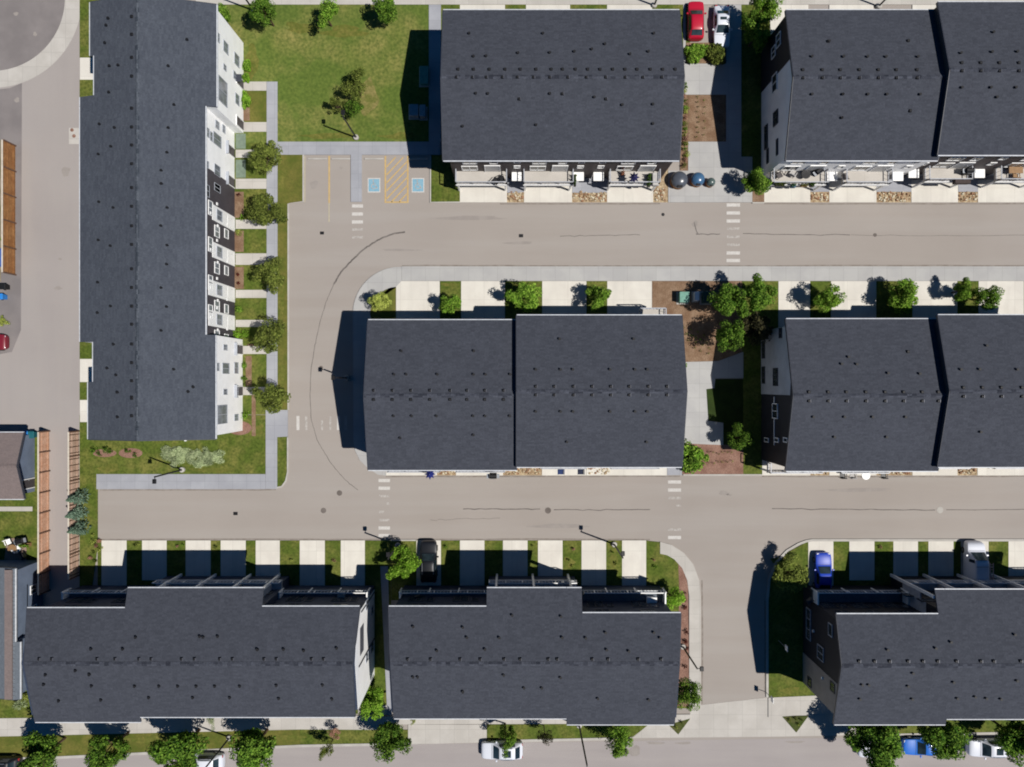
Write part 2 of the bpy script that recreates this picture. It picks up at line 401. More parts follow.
# north-west block
slab('lawn_park', LAWN, M['lawn_park'], [rect(196, 0, 430, 143), rect(196, -120, 430, -2)])
slab('path', WALK, M['walk_warm'], [rect(196, -2, 1190, 5)])
slab('lawn', LAWN, M['lawn'], [rect(232, 143, 268, 414.5), rect(430, -120, 690, 60), rect(431, 155, 470, 202)])
slab('dry_lawn', LAWN+.004, M['lawn_dry'], [gp([(277, 154), (303, 154), (303, 201), (289, 203), (288, 411), (277, 411)]), rect(245, 91, 267, 122)])
slab('path', WALK, M['walk'], [rect(429, -120, 441, -2.2), rect(429, 5.2, 441, 142), rect(278, 142, 440, 155), rect(267, 82, 277.8, 410), rect(351, 155, 362, 202)])
slab('path', WALK, M['walk'], [rect(97, 474, 265.8, 489), gp([(266, 410), (288, 410), (288, 436.5), (277.5, 437), (277.5, 488.8), (266, 488.8)])])
slab('lawn', LAWN, M['lawn'], [gp([(80, 415), (268, 415), (268, 478), (98, 478), (98, 545), (80, 680)]), gp([(277, 436), (287, 436), (287, 472), (285, 481), (281, 486), (277, 487)])])
slab('path', WALK, M['walk_warm'], [rect(*r) for r in ((243, 82, 266.8, 91), (243, 122.5, 266.8, 132), (236, 150, 266.8, 158), (236, 179, 266.8, 189),
     (236, 220, 266.8, 229), (236, 253.5, 266.8, 265), (236, 290, 266.8, 298), (236, 320, 266.8, 327), (241, 346, 266.8, 354), (241, 387, 266.8, 395))])
slab('planting_bed', BED, M['mulch'], [rect(*r) for r in ((234, 192, 244, 218), (234, 231, 244, 252), (234, 267, 244, 289), (252, 392, 256, 436), (234, 108, 250, 121), (246, 356, 252, 386), (248, 344, 254, 346))])
slab('gravel_bed', BED, plain('green_gravel', T(128, 142, 122), .9), [rect(236, 134, 246, 149), rect(236, 160, 246, 178)])
slab('planting_bed', BED, M['mulch_red'], [gp(arc(105, 453, 12, 0, 360, 16, 4)[:-1]), gp(arc(131, 453, 12, 0, 360, 16, 5)[:-1]), gp(arc(240, 428, 12, 0, 360, 16, 7)[:-1])])
slab('planting_bed', BED, surf('dry_grass', T(164, 146, 92), T(124, 124, 62), 1.1, c3=T(90, 98, 42), fine=5, fa=.7), [gp([(368+9*(1+.22*math.sin(3*t+1)+.1*math.sin(7*t))*math.cos(t), 97+18*(1+.15*math.sin(4*t))*math.sin(t)) for t in [k*6.2832/30 for k in range(30)]])])
# west side of the long row
slab('lawn', LAWN, M['lawn'], [rect(80, -60, 110, 58), rect(80, 80, 110, 100), rect(80, 340, 110, 359), rect(80, 382, 110, 400)])
slab('driveway', DRIVE, M['drive'], [rect(80.5, 58, 112, 80), rect(80.5, 359, 112, 382), rect(80.5, 400, 112, 422)])
# top middle: front of the south decks
slab('driveway', DRIVE, M['drive'], [rect(460, 180, 507, 202.5), rect(524, 180, 572, 202.5), rect(607, 180, 653, 202.5),
     rect(764, 180, 810, 202.5), rect(829, 180, 876, 202.5), rect(911, 180, 957.5, 202.5), rect(977.5, 180, 1024, 202.5), rect(1045, 180, 1090, 202.5)])
slab('driveway', DRIVE, M['drive'], [rect(460, 5.2, 505, 40), rect(526, 5.2, 570, 40), rect(607, 5.2, 652, 40), rect(770, 5.2, 808, 40), rect(829, 5.2, 873, 40), rect(912, 5.2, 957, 40)])
slab('path', WALK, M['walk'], [rect(507.2, 176, 523.8, 193), rect(572.2, 176, 606.8, 193), rect(810.2, 178, 828.8, 192), rect(876.2, 178, 910.8, 192), rect(957.7, 178, 977.3, 192), rect(1024.2, 178, 1044.8, 192)])
sheet('rock_base', M['rock'], .05, [rect(507, 193, 524, 202.5), rect(572, 193, 607, 202.5), rect(653, 165, 668, 202.5), rect(810, 192, 829, 202.5), rect(876, 192, 911, 202.5), rect(957.5, 192, 977.5, 202.5), rect(1024, 192, 1045, 202.5)])
# between the two top blocks: visitor stalls, paths, beds
slab('path', WALK, M['walk_grey'], [gp([(683, 5.2), (685.5, 5.2), (685.5, 63), (683, 66)]), gp([(683, 64), (726, 64), (726, 5.2), (741, 5.2), (741, 157), (752, 157), (752, 202.5), (668, 202.5), (668, 171), (688, 171), (688, 142), (726, 142), (726, 95), (683, 95)])])
slab('lawn', LAWN, M['lawn'], [rect(741.2, 5.2, 775, 157), rect(752, 157, 775, 176)])
slab('planting_bed', BED, M['mulch'], [rect(688, 95.2, 725.8, 141.8), rect(680, 80, 687.8, 171), rect(686, 43, 725.8, 63.8), rect(752.2, 176, 764, 202)])
slab('lawn', LAWN, M['lawn'], [rect(668, 66, 682.8, 80)])
# middle row: north front
slab('path', WALK, M['walk_grey'], [rect(402, 266.5, 1190, 281)])
mid_out = [(401.8, 267)]+arc(400, 314, 47, 268, 180, 14)+[(353.5, 440)]+[(355, 450), (360, 460), (368, 468), (378, 474.5), (386, 475.5), (386, 466), (380, 460), (371, 440), (371, 318)]+arc(397, 314, 27, 180, 268, 8)+[(401.8, 281)]
slab('path', WALK, M['walk_grey'], [gp(mid_out)])
slab('lawn', LAWN, M['lawn'], [rect(*r) for r in ((440, 281.2, 461, 330), (505, 281.2, 542, 330), (586.5, 281.2, 607, 330), (810, 281.2, 830.5, 330), (876, 281.2, 912, 330), (957, 281.2, 978, 330), (1023.5, 281.2, 1060, 330), (743, 352, 775, 475), (742, 281.2, 778, 352))])
slab('dry_lawn', LAWN, M['lawn_dry'], [gp([(396, 281.5)]+arc(397, 314, 26.5, 268, 180, 8)+[(371.2, 318), (371.2, 330), (396, 330)])])
slab('lawn', LAWN-.01, M['lawn'], [rect(370, 330, 400, 460)])
slab('driveway', DRIVE, M['drive'], [rect(*r) for r in ((396.2, 281.2, 439.8, 330), (461.2, 281.2, 504.8, 330), (542.2, 281.2, 586.3, 330), (607.2, 281.2, 651.8, 330), (778.2, 281.2, 809.8, 330), (830.7, 281.2, 875.8, 330), (912.2, 281.2, 956.8, 330), (978.2, 281.2, 1023.3, 330))])
slab('planting_bed', BED, M['mulch'], [gp([(652, 281.2), (741.8, 281.2), (741.8, 351.8), (718, 361), (684, 362), (652, 345)])])
slab('path', WALK, M['walk_grey'], [gp([(676, 362.2), (718, 361.2), (743, 352), (743, 378), (715, 378.5), (714, 388), (706, 389), (708, 421), (723, 423), (723, 445), (676, 443)])])
slab('planting_bed', LAWN, surf('ground_cover', T(58, 74, 30), T(44, 58, 24), .9, fine=5, fa=.7), [gp([(715, 379), (743, 379), (743, 445), (723.3, 445), (723.3, 422.5), (708.3, 420.5), (706.3, 389.3), (714.3, 388.3)])])  # gable's shade painted in as dark green over the garden strip, no actual bed
slab('planting_bed', BED, M['mulch_red'], [gp([(682, 443.3), (743, 445.2), (743, 474), (682, 474)])])
slab('path', WALK, M['walk'], [rect(667, 465, 681.8, 475)])
# middle row: south front aprons
slab('driveway', DRIVE, M['drive'], [rect(*r) for r in ((386.2, 455, 437, 475.3), (456, 455, 503, 475.3), (542, 455, 586, 475.3), (586.3, 455, 666.8, 475.3), (762, 455, 810, 475.3), (829, 455, 876, 475.3), (912, 455, 957, 475.3), (977, 455, 1024, 475.3))])
sheet('rock_base', M['rock'], .05, [rect(437, 455, 456, 475.3), rect(503, 455, 542, 475.3), rect(810, 455, 829, 475.3), rect(876, 455, 912, 475.3), rect(957, 455, 977, 475.3)])
# south row: north driveways
slab('lawn', LAWN, M['lawn'], [gp([(98, 540.5), (366, 540.5), (391, 540.5), (391, 690), (366, 700), (98, 600)]), rect(391.3, 540.5, 648, 600)])
slab('driveway', DRIVE, M['drive'], [rect(*r) for r in ((102, 540.2, 127, 590), (142.5, 540.2, 167, 580), (186, 540.2, 211, 580), (221, 540.2, 246, 580), (256, 540.2, 280, 580), (300, 540.2, 325, 590), (341, 540.2, 365, 590),
     (416.5, 540.2, 441, 590), (460, 540.2, 484.5, 590), (503, 540.2, 527.5, 580), (538, 540.2, 562.5, 580), (581.5, 540.2, 606, 590), (622, 540.2, 646, 590),
     (808, 540.2, 833, 590), (849, 540.2, 874, 580), (893, 540.2, 917.5, 580), (928, 540.2, 953, 580), (960.5, 540.2, 988, 580), (1008, 540.2, 1034, 580))])
slab('lawn', LAWN, M['lawn'], [gp([(648, 540.8), (660, 542), (661, 553), (672, 557), (684, 570), (688, 590), (688, 708), (640, 708), (640, 600), (648, 600)])])
slab('planting_bed', BED, M['mulch_red'], [gp([(678, 560), (685, 570), (688, 588), (688.8, 706), (677, 706), (679, 590)])])
slab('path', WALK, M['walk_warm'], [gp([(660, 541.5), (672, 545), (684, 553), (693, 564), (699, 580), (700.5, 596), (700.5, 706), (689, 706), (689, 596), (687, 580), (682, 568), (674, 559), (667, 555), (660, 553.5)])])
slab('path', WALK, M['walk'], [gp([(380.5, 566), (388, 566), (392, 715), (387.5, 715)])])
# south-east block
slab('lawn', LAWN, M['lawn'], [gp([(768, 697), (768, 600), (770, 580), (777, 564), (788, 552), (800, 545.5), (808, 541), (1040, 541), (1040, 600), (830, 620), (830, 697)])])
mb = MB(); mb.strip(gp([(1060, 540), (812, 540), (806, 541), (798, 544), (787, 550.5), (776, 562), (769, 579), (767, 600), (767, 697)]), .26, -.02, .13)
struct('kerb', mb, M['kerb'])
# bottom street side
slab('path', WALK, M['walk_warm'], [gp([(-160, 720), (300, 714), (393, 716), (393, 729.5), (300, 729), (0, 736), (-160, 738)]), gp([(393.2, 716), (690, 714), (690, 723), (393.2, 724)])])
slab('lawn', LAWN, M['lawn_dry'], [gp([(-160, 738.2), (0, 736.2), (300, 729.2), (300, 744.5), (60, 756), (-160, 762)])])
slab('lawn', LAWN, M['lawn'], [gp([(300.2, 729.2), (393, 729.7), (408, 729.7), (408, 742), (300.2, 744.5)]), gp([(487, 724.2), (650, 723.2), (633, 736.3), (487, 740)]), gp([(366, 690), (391, 690), (391, 712), (366, 712)]),
     gp([(857, 716), (1190, 712), (1190, 729), (857, 734)])])
slab('driveway', DRIVE, M['walk_warm'], [gp([(408.2, 724.2), (486.8, 724.2), (486.8, 742), (408.2, 744)]), gp([(374, 706), (391, 704), (392, 714), (374, 715)])])
slab('crossing', .02, M['walk_warm'], [gp([(690.2, 706.2), (700, 705), (767, 697.5), (834, 694), (856, 716), (856.5, 735), (780, 736.5), (632, 738), (650, 723.3), (690, 723.2)])])
slab('path', WALK, M['walk_warm'], [gp([(768, 697.3), (820, 695), (856, 695), (856, 700), (838, 712), (768, 717)])])
slab('planting_bed', .13, surf('bed_soil', T(74, 88, 36), T(104, 100, 60), 1.2, fine=6, fa=.7), [gp([(782, 716), (808, 715.5), (796, 732)]), gp([(668, 724), (690, 718), (678, 734)])])
mb = MB(); mb.strip(gp([(-160, 763), (60, 757), (300, 745.5), (408, 743.5)]), .28, -.02, .125); mb.strip(gp([(487, 741), (632, 738)]), .28, -.02, .125); mb.strip(gp([(857, 735), (1190, 730)]), .28, -.02, .125)
struct('kerb', mb, M['kerb'])
mb = MB()
for p in (((303.5, 155), (303.5, 202), (288.5, 204), (288.5, 410)), ((430.5, 156), (430.5, 202.5), (460, 202.5)), ((277, 487.5), (282, 486.5), (286, 481), (288, 472), (288, 437)), ((683, 474.8), (762, 474.8)), ((752, 203), (764, 203)), ((391, 540), (416, 540))):
    mb.strip(gp(p), .16, -.02, .125)
struct('kerb', mb, M['kerb'])
# left neighbours' yards
slab('lawn', LAWN, M['lawn'], [gp([(-60, 496), (38, 496), (38, 560), (-60, 560)]), gp([(-60, 690), (36, 690), (36, 718), (-60, 719)]), gp([(24, 432), (38, 432), (38, 496), (24, 496)])])
slab('path', WALK, M['walk_warm'], [rect(-60, 506.5, 33, 511)])
slab('path', WALK, M['walk'], [gp([(24, 440), (31, 440), (31, 490), (24, 490)])])
slab('patio', WALK, surf('patio', T(176, 150, 132), T(150, 128, 112), 1.0, fine=6), [gp([(8, 538), (27, 538), (27, 566), (4, 566)])])
slab('yard', .03, surf('yard_soil', T(170, 152, 130), T(130, 122, 84), .6, fine=5), [gp([(-90, 140), (1, 140), (1, 282), (-90, 282)])])
# ------------------------------------------------------------------ painted markings, seams
def marks(name, mat, quads, z=.012):
    return sheet(name, mat, z, quads)
def bars(x0, x1, ys, hh=1.6): return [rect(x0, y-hh, x1, y+hh) for y in ys]
marks('road_marking', M['paint'], bars(352, 363, (206, 214, 222)) + bars(726.5, 740, (205, 213, 221)) + bars(726.5, 740, (260.5, 253)) +
      bars(378.5, 390, (480.5, 488.2, 528, 535.5)) + bars(668, 681, (482, 490, 537.5)) + [rect(296.5, 416, 299.5, 430), rect(337, 416, 339.8, 430)])
marks('road_marking', M['paint_worn'], bars(352, 363, (229.5, 237.3), 1.2) + bars(727, 739.5, (228.6, 236.8, 244.8), 1.2) + bars(379, 389.5, (496, 520), 1.2) + bars(386.5, 390, (503.5,), 1.2) + bars(379, 384, (512,), 1.2) +
      bars(668, 681, (498, 529.5), 1.2) + bars(676, 681, (505.5,), .9) + [rect(305, 416, 307.3, 430), rect(321, 420, 323, 430), rect(329.3, 416, 331.3, 430), rect(344.6, 416, 347, 430)])
mb_y = [rect(328.4, 156, 330, 203), rect(384.6, 156, 386.2, 203), rect(407, 156, 408.6, 203), rect(386.4, 201.4, 406.8, 203)]
for k in range(-20, 47, 8):      # diagonal hatching of the access aisle, clipped to its box
    y0 = 157+k+21; x0 = 386.4; x1 = 406.8; a = (x0, y0); b = (x1, y0-21)
    def clip(p, q):
        (xa, ya), (xb, yb) = p, q
        if ya > 201: t = (ya-201)/21; xa += t*(xb-xa); ya = 201
        if yb < 156.5: t = (156.5-yb)/21; xb -= t*(x1-x0); yb = 156.5
        return (xa, ya), (xb, yb)
    (xa, ya), (xb, yb) = clip(a, b)
    if xb-xa > 2: mb_y.append(gp([(xa, ya), (xa+.4, ya+1.6), (xb, yb+1.6), (xb, yb)]))
marks('road_marking', M['paint_yellow'], mb_y)
marks('road_marking', plain('faded_paint', T(206, 192, 160), .9), [rect(304.5, 156, 305.3, 202), rect(328.6, 203.2, 329.6, 222)])
for cx in (374, 418):
    marks('road_marking', M['paint'], [rect(cx-6.3, 178, cx+6.3, 192.5)], .012)
    marks('road_marking', M['paint_blue'], [rect(cx-5.4, 179, cx+5.4, 191.5)], .016)
    mb = MB()      # wheelchair pictogram
    x, y = G(cx, 185.3)
    hd = arc(x-.08, y+.5, .085, 0, 360, 10)[:-1]; mb.face([(a, b, .02) for a, b in hd])
    mb.strip([(x-.1, y+.38), (x-.06, y+.02), (x+.2, y+.02), (x+.32, y-.32), (x+.42, y-.28)], .09, .02)
    mb.strip([(x-.09, y+.22), (x+.16, y+.22)], .07, .02)
    mb.strip(arc(x-.02, y-.12, .28, 120, 350, 12), .075, .02)
    struct('road_marking', mb, M['paint_worn'])
mb = MB()
def jig(pts, amp=.05, n=8):
    out = []
    for i in range(len(pts)-1):
        for k in range(n):
            t = k/n; out.append((pts[i][0]*(1-t)+pts[i+1][0]*t+random.gauss(0, amp*.3), pts[i][1]*(1-t)+pts[i+1][1]*t+random.gauss(0, amp)))
    return out+[pts[-1]]
mb.strip(jig(gp([(405, 232), (392, 234), (378, 240), (364, 249), (352, 260), (341, 272), (334, 284)]), .025), .17, .011)
mb.strip(jig(gp([(334, 284), (326, 302), (320, 322), (315, 345), (311, 370), (310, 395), (311, 418), (317, 440), (330, 462), (345, 480), (358, 490)]), .03), .06, .011)
mb.strip(jig(gp([(463, 509), (508, 509), (540, 509)]), .03), .1, .011); mb.strip(jig(gp([(554, 509.5), (600, 510), (650, 509.5)]), .03), .09, .011)
mb.strip(jig(gp([(772, 508.5), (850, 509.5), (935, 510)]), .03), .09, .011); mb.strip(jig(gp([(946, 510), (1024, 509.5), (1100, 509)]), .03), .07, .011)
mb.strip(jig(gp([(560, 236), (600, 235.5), (640, 235)]), .03), .06, .011); mb.strip(jig(gp([(694, 222), (696, 230), (698, 234)]), .03), .08, .011); mb.strip(jig(gp([(430, 520), (455, 519), (500, 518)]), .05), .03, .011);
mb.strip(jig(gp([(696, 234), (720, 234)]), .03), .1, .011); mb.strip(jig(gp([(743, 233.5), (790, 234.5), (850, 235)]), .03), .08, .011); mb.strip(jig(gp([(851, 235), (930, 236), (1040, 235)]), .03), .04, .011)
struct('road_seam', mb, M['seam'])
mb = MB()
for (x, y, rx, ry) in ((724, 493, 5, 2.2), (729, 495, 2.4, 1.2), (635, 751, 6, 5), (16, 14, 2.4, 2.2), (35, 34, 2, 2), (17, 100, 2.5, 2.5), (314, 185, 4, 5), (341, 168, 1.6, 1.6), (60, 259, 2, 1), (58, 288, 4, 1.6), (66, 172, 4, 6), (655, 743, 9, 1.4), (684, 743, 8, 1.2), (795, 742, 9, 1.2), (458, 742.5, 12, .8), (520, 243, 14, 1.5), (400, 250, 20, 1.2), (695, 224, 3, 3), (560, 526, 30, 2), (860, 490, 34, 2), (470, 218, 36, 2)):
    n = 14; ph = random.random()*6
    mb.face([(*G(x+rx*(1+.25*math.sin(3*t+ph)+random.uniform(-.12, .12))*math.cos(t), y-ry*(1+.2*math.cos(2*t+ph)+random.uniform(-.1, .1))*math.sin(t)), .0105) for t in [2*math.pi*k/n for k in range(n)]])
struct('road_stain', mb, M['stain'])
mb = MB()
for p in (((500, 203.6), (560, 203.8), (660, 203.5)), ((764, 203.6), (900, 203.9), (1060, 203.6)), ((402, 265.7), (600, 265.9), (820, 265.6), (1060, 265.8)), ((386, 476.2), (560, 476.5), (680, 476.2)), ((762, 476.3), (900, 476.5), (1060, 476.2)), ((100, 489.7), (200, 489.9), (276, 489.6)), ((100, 539.4), (240, 539.2), (380, 539.5), (520, 539.3), (650, 539.6)), ((702, 580), (702.5, 640), (702, 704)), ((765, 600), (765.2, 650), (765, 694))):
    mb.strip(jig(gp(p), .02), .16, .0095)
struct('gutter_grit', mb, surf('gutter_grit', T(146, 134, 122), T(168, 158, 147), 1.5, fine=6, fa=.5))
random.seed(21)
mb = MB()
for (x, y, rx, ry) in ((300, 28, 16, 6), (345, 32, 22, 5), (252, 60, 7, 14), (330, 136, 26, 3), (400, 136, 18, 3), (258, 430, 8, 5), (210, 470, 20, 3), (110, 468, 10, 4), (86, 520, 4, 12), (282, 180, 4, 14), (282, 300, 3, 20), (282, 380, 3, 16), (30, 745, 20, 3), (150, 739, 24, 3), (290, 737, 16, 3), (430, 550, 3, 3), (569, 562, 5, 6), (614, 558, 4, 8), (780, 560, 8, 4), (790, 690, 10, 3), (449, 285, 8, 2), (523, 285, 14, 2)):
    n = 16; ph = random.random()*6
    mb.face([(*G(x+rx*(1+.3*math.sin(3*t+ph)+random.uniform(-.2, .2))*math.cos(t), y-ry*(1+.3*math.cos(2*t+ph)+random.uniform(-.2, .2))*math.sin(t)), .0885) for t in [2*math.pi*k/n for k in range(n)]])
struct('worn_turf', mb, surf('worn_turf', T(136, 130, 64), T(108, 116, 48), 1.6, c3=T(84, 88, 34), fine=4, fa=.7))
slab('lawn', .07, M['lawn'], [rect(56, 660, 358, 713.6), rect(398, 660, 660, 713.6), rect(838, 660, 1100, 711.6)])
# ------------------------------------------------------------------ buildings
class Fac:
    "a wall plane: point(s, z, off) = run s along d from the axis, height z, off outward along n"
    def __init__(f, axis, at, n):
        f.axis, f.at, f.n = axis, at, n      # axis 'x': wall runs along X at Y=at ; axis 'y': runs along Y at X=at
    def box(f, mb, s0, s1, z0, z1, o0, o1):
        a, b = f.at+f.n*o0, f.at+f.n*o1
        if f.axis == 'x': mb.box(s0, s1, a, b, z0, z1)
        else: mb.box(a, b, s0, s1, z0, z1)
    def window(f, par, s, z, w, h, mull=1, frame='trim', pane='pane', off=0.0, fw=.09):
        mb = MB()
        f.box(mb, s-w/2, s+w/2, z-h/2, z-h/2+fw, off-.02, off+.07); f.box(mb, s-w/2, s+w/2, z+h/2-fw, z+h/2, off-.02, off+.07)
        f.box(mb, s-w/2, s-w/2+fw, z-h/2+fw, z+h/2-fw, off-.02, off+.07); f.box(mb, s+w/2-fw, s+w/2, z-h/2+fw, z+h/2-fw, off-.02, off+.07)
        for k in range(mull):
            x = s-w/2+(k+1)*w/(mull+1); f.box(mb, x-.035, x+.035, z-h/2+fw, z+h/2-fw, off-.02, off+.06)
        o = mb.build('window', M[frame], par, True)
        mb = MB(); f.box(mb, s-w/2+fw*.5, s+w/2-fw*.5, z-h/2+fw*.5, z+h/2-fw*.5, off-.03, off+.03)
        mb.build('pane', M[pane], o, True)
        return o
    def panel(f, par, s0, s1, z0, z1, mat, off=.03, name='cladding'):
        mb = MB(); f.box(mb, s0, s1, z0, z1, -.05, off); return mb.build(name, M[mat], par, True)
    def door(f, par, s, w=.95, h=2.1, mat='door', z=.15, off=0.0):
        mb = MB(); f.box(mb, s-w/2, s+w/2, z, z+h, off-.03, off+.05)
        o = mb.build('door', M[mat], par, True)
        mb = MB(); f.box(mb, s+w/2-.14, s+w/2-.08, z+.95, z+1.1, off+.05, off+.1); mb.build('handle', M['steel'], o, True)
        mb = MB(); f.box(mb, s-w/2-.09, s-w/2, z, z+h+.09, off-.03, off+.08); f.box(mb, s+w/2, s+w/2+.09, z, z+h+.09, off-.03, off+.08); f.box(mb, s-w/2, s+w/2, z+h, z+h+.09, off-.03, off+.08)
        mb.build('frame', M['trim'], o, True)
        return o
    def garage(f, par, s, w=2.7, h=2.2, off=0.0, mat='garage'):
        mb = MB(); f.box(mb, s-w/2, s+w/2, .08, h, off-.03, off+.04)
        for k in range(1, 4): f.box(mb, s-w/2, s+w/2, k*h/4-.015, k*h/4+.015, off+.04, off+.055)
        return mb.build('garage_door', M[mat], par, True)
def zr_at(v, vr, zr, sl): return zr-sl*abs(v-vr)
def eave(p, c, vr, zr, sl):
    "plan offset and height of an eave measured at pixel p (c = image centre on that axis)"
    h = 8.0
    for _ in range(30):
        v = (p-c)/S*(H-h)/H; h = zr_at(v, vr, zr, sl)
    return v, h
def roof_part(root, axis, segs, vr, zr, sl, mat, th=.2, fascia='fascia', ends=None):
    "segs: (u0, u1, v_neg_eave, v_pos_eave); ends: optional plan positions of the gable edges at (pos eave, ridge, neg eave)"
    us = [s[0] for s in segs]+[s[1] for s in segs]; ua, ub = min(us), max(us)
    mp = (lambda u, v, z: (u, v, z)) if axis == 'x' else (lambda u, v, z: (-v, u, z))
    sk = {}
    if ends:
        for u, e_ in ((ua, ends[0]), (ub, ends[1])):
            sg = next(s for s in segs if u in s[:2])
            sk[u] = [(sg[3], e_[0]), (vr, e_[1]), (sg[2], e_[2])]
    def U(u, v):
        if u not in sk: return u
        (va, a_), (vm, m_), (vb, b_) = sk[u]
        return m_+(a_-m_)*(v-vm)/(va-vm) if v >= vm else m_+(b_-m_)*(v-vm)/(vb-vm)
    def sweep(mb, prof, u0, u1, d0=0.0, d1=0.0):
        n = len(prof)
        vs = [mp(U(u0, v)+d0, v, z) for v, z in prof]+[mp(U(u1, v)+d1, v, z) for v, z in prof]
        mb.grid(vs, [tuple(range(n)), tuple(range(2*n-1, n-1, -1))]+[(i, n+i, n+(i+1) % n, (i+1) % n) for i in range(n)])
        return mb
    mb = MB(); fbs = []
    for (u0, u1, vn, vp) in segs:
        zn, zp = zr_at(vn, vr, zr, sl), zr_at(vp, vr, zr, sl)
        sweep(mb, [(vn, zn), (vr, zr), (vp, zp), (vp, zp-th), (vr, zr-th), (vn, zn-th)], u0, u1)
        for v, z, s in ((vn, zn, -1), (vp, zp, 1)):
            fbs.append(sweep(MB(), [(v+s*.003, z+.01), (v+s*.09, z+.0), (v+s*.09, z-.18), (v+s*.003, z-.24)], u0, u1, .02, -.02))
    r = mb.build('roof', M[mat], root, True)
    for fb in fbs: fb.build('gutter', M[fascia], r, True)
    cb = MB(); u0, u1 = U(ua, vr)+.01, U(ub, vr)-.01; n = int((u1-u0)/.42); st = []
    for k in range(n):
        x0, x1 = u0+(u1-u0)*k/n, u0+(u1-u0)*(k+1)/n
        st += [(x0+.004, .018), (x1-.004, .075)]
    prof = lambda dz: [(vr-.2, zr_at(vr-.2, vr, zr, sl)+dz*.7), (vr, zr+.01+dz), (vr+.2, zr_at(vr+.2, vr, zr, sl)+dz*.7), (vr+.1, zr-.1), (vr-.1, zr-.1)]
    vs = []; fs = []
    for u, dz in st: vs += [mp(u, v, z) for v, z in prof(dz)]
    for k in range(len(st)-1): fs += [(k*5+i, k*5+5+i, k*5+5+(i+1) % 5, k*5+(i+1) % 5) for i in range(5)]
    fs += [tuple(range(5)), tuple(range(len(vs)-1, len(vs)-6, -1))]
    cb.grid(vs, fs); cb.build('ridge_cap', M[mat+'_cap'] if mat+'_cap' in M else M[mat], r, True)
    for (ue, s, k) in ((ua, -1, us.index(ua)), (ub, 1, us.index(ub)-len(segs))):
        sg = segs[k]
        for v in (sg[2], sg[3]):
            z = zr_at(v, vr, zr, sl)
            sweep(MB(), [(v, z-.01), (vr, zr-.01), (vr, zr-th-.1), (v, z-th-.1)], ue, ue, min(s*.003, s*.07), max(s*.003, s*.07)).build('bargeboard', M['fascia_dark'], r, True)
    return r
def wall_part(root, axis, segs, vr, zr, sl, mat, th=.2, name='wall'):
    mb = MB()
    for (u0, u1, vn, vp) in segs:
        zn, zp = zr_at(vn, vr, zr, sl)-th, zr_at(vp, vr, zr, sl)-th
        mb.extrude([(vn, 0), (vn, zn), (vr, zr-th-.003), (vp, zp), (vp, 0)], u0, u1, axis)
    return mb.build(name, M[mat], root, True)
_tb = MB(); _tb.cbox(-.14, .14, -.14, .14, -.12, .16, .04); TURTLE = _tb.mesh('roof_vent', M['vent'])
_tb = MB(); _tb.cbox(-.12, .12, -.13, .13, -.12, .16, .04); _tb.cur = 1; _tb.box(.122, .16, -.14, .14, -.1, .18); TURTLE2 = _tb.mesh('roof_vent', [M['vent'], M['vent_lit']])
_tb = MB(); _tb.tube([(0, 0, -.1), (0, 0, .2)], .09, 10); _tb.tube([(0, 0, .15), (0, 0, .24)], .13, 10); PIPE = _tb.mesh('roof_vent', M['vent'])
_tb = MB(); _tb.cbox(-.11, .11, -.11, .11, -.1, .2, .04); WHITEV = _tb.mesh('roof_vent', M['fascia'])
def vents(root, roof, pts, axis, vr, zr, sl, me, rz=0.0):
    for (px, py) in pts:
        h = 9.0
        for _ in range(20):
            x, y = G(px, py, h); v = y if axis == 'x' else -x
            h = zr_at(v, vr, zr, sl)
        obj('roof_vent', me, roof, (x-root.location.x, y-root.location.y, h), rz)
def on_wall_y(px, py, X):
    "height and Y of a point seen at (px, py) on a wall standing at X"
    k = X*S*H/(px-512.0)      # = H - h
    return (383.5-py)/S*k/H, H-k
def rail(root, par, x0, x1, y0, y1, z, sides, mat='rail', hgt=1.0, wmat=None, glazed=False):
    "balcony rail on the named sides of a rectangle; posts, two rails, balusters"
    mb = MB()
    def run(a, b):
        a, b = Vector((*a, z)), Vector((*b, z)); n = max(2, int((b-a).length/.35))
        alx = abs(a.x-b.x) > abs(a.y-b.y)
        lo, hi = (min(a.x, b.x), max(a.x, b.x)) if alx else (min(a.y, b.y), max(a.y, b.y))
        for zz, t in ((hgt, .05), (.12, .03)):
            if alx: mb.box(lo, hi, a.y-t, a.y+t, z+zz-.05, z+zz)
            else: mb.box(a.x-t, a.x+t, lo, hi, z+zz-.05, z+zz)
        if glazed: n = 4; mb.box(min(a.x, b.x)-.01, max(a.x, b.x)+.01, min(a.y, b.y)-.01, max(a.y, b.y)+.01, z+.12, z+hgt-.1)
        for i in range(n+1):
            p = a.lerp(b, i/n); t = .045 if i % 5 == 0 or i == n else .014
            mb.box(p.x-t, p.x+t, p.y-t, p.y+t, z, z+hgt-.05)
    if 's' in sides: run((x0, y0), (x1, y0))
    if 'n' in sides: run((x0, y1), (x1, y1))
    if 'w' in sides: run((x0, y0), (x0, y1))
    if 'e' in sides: run((x1, y0), (x1, y1))
    return mb.build('railing', M[mat], par, True)
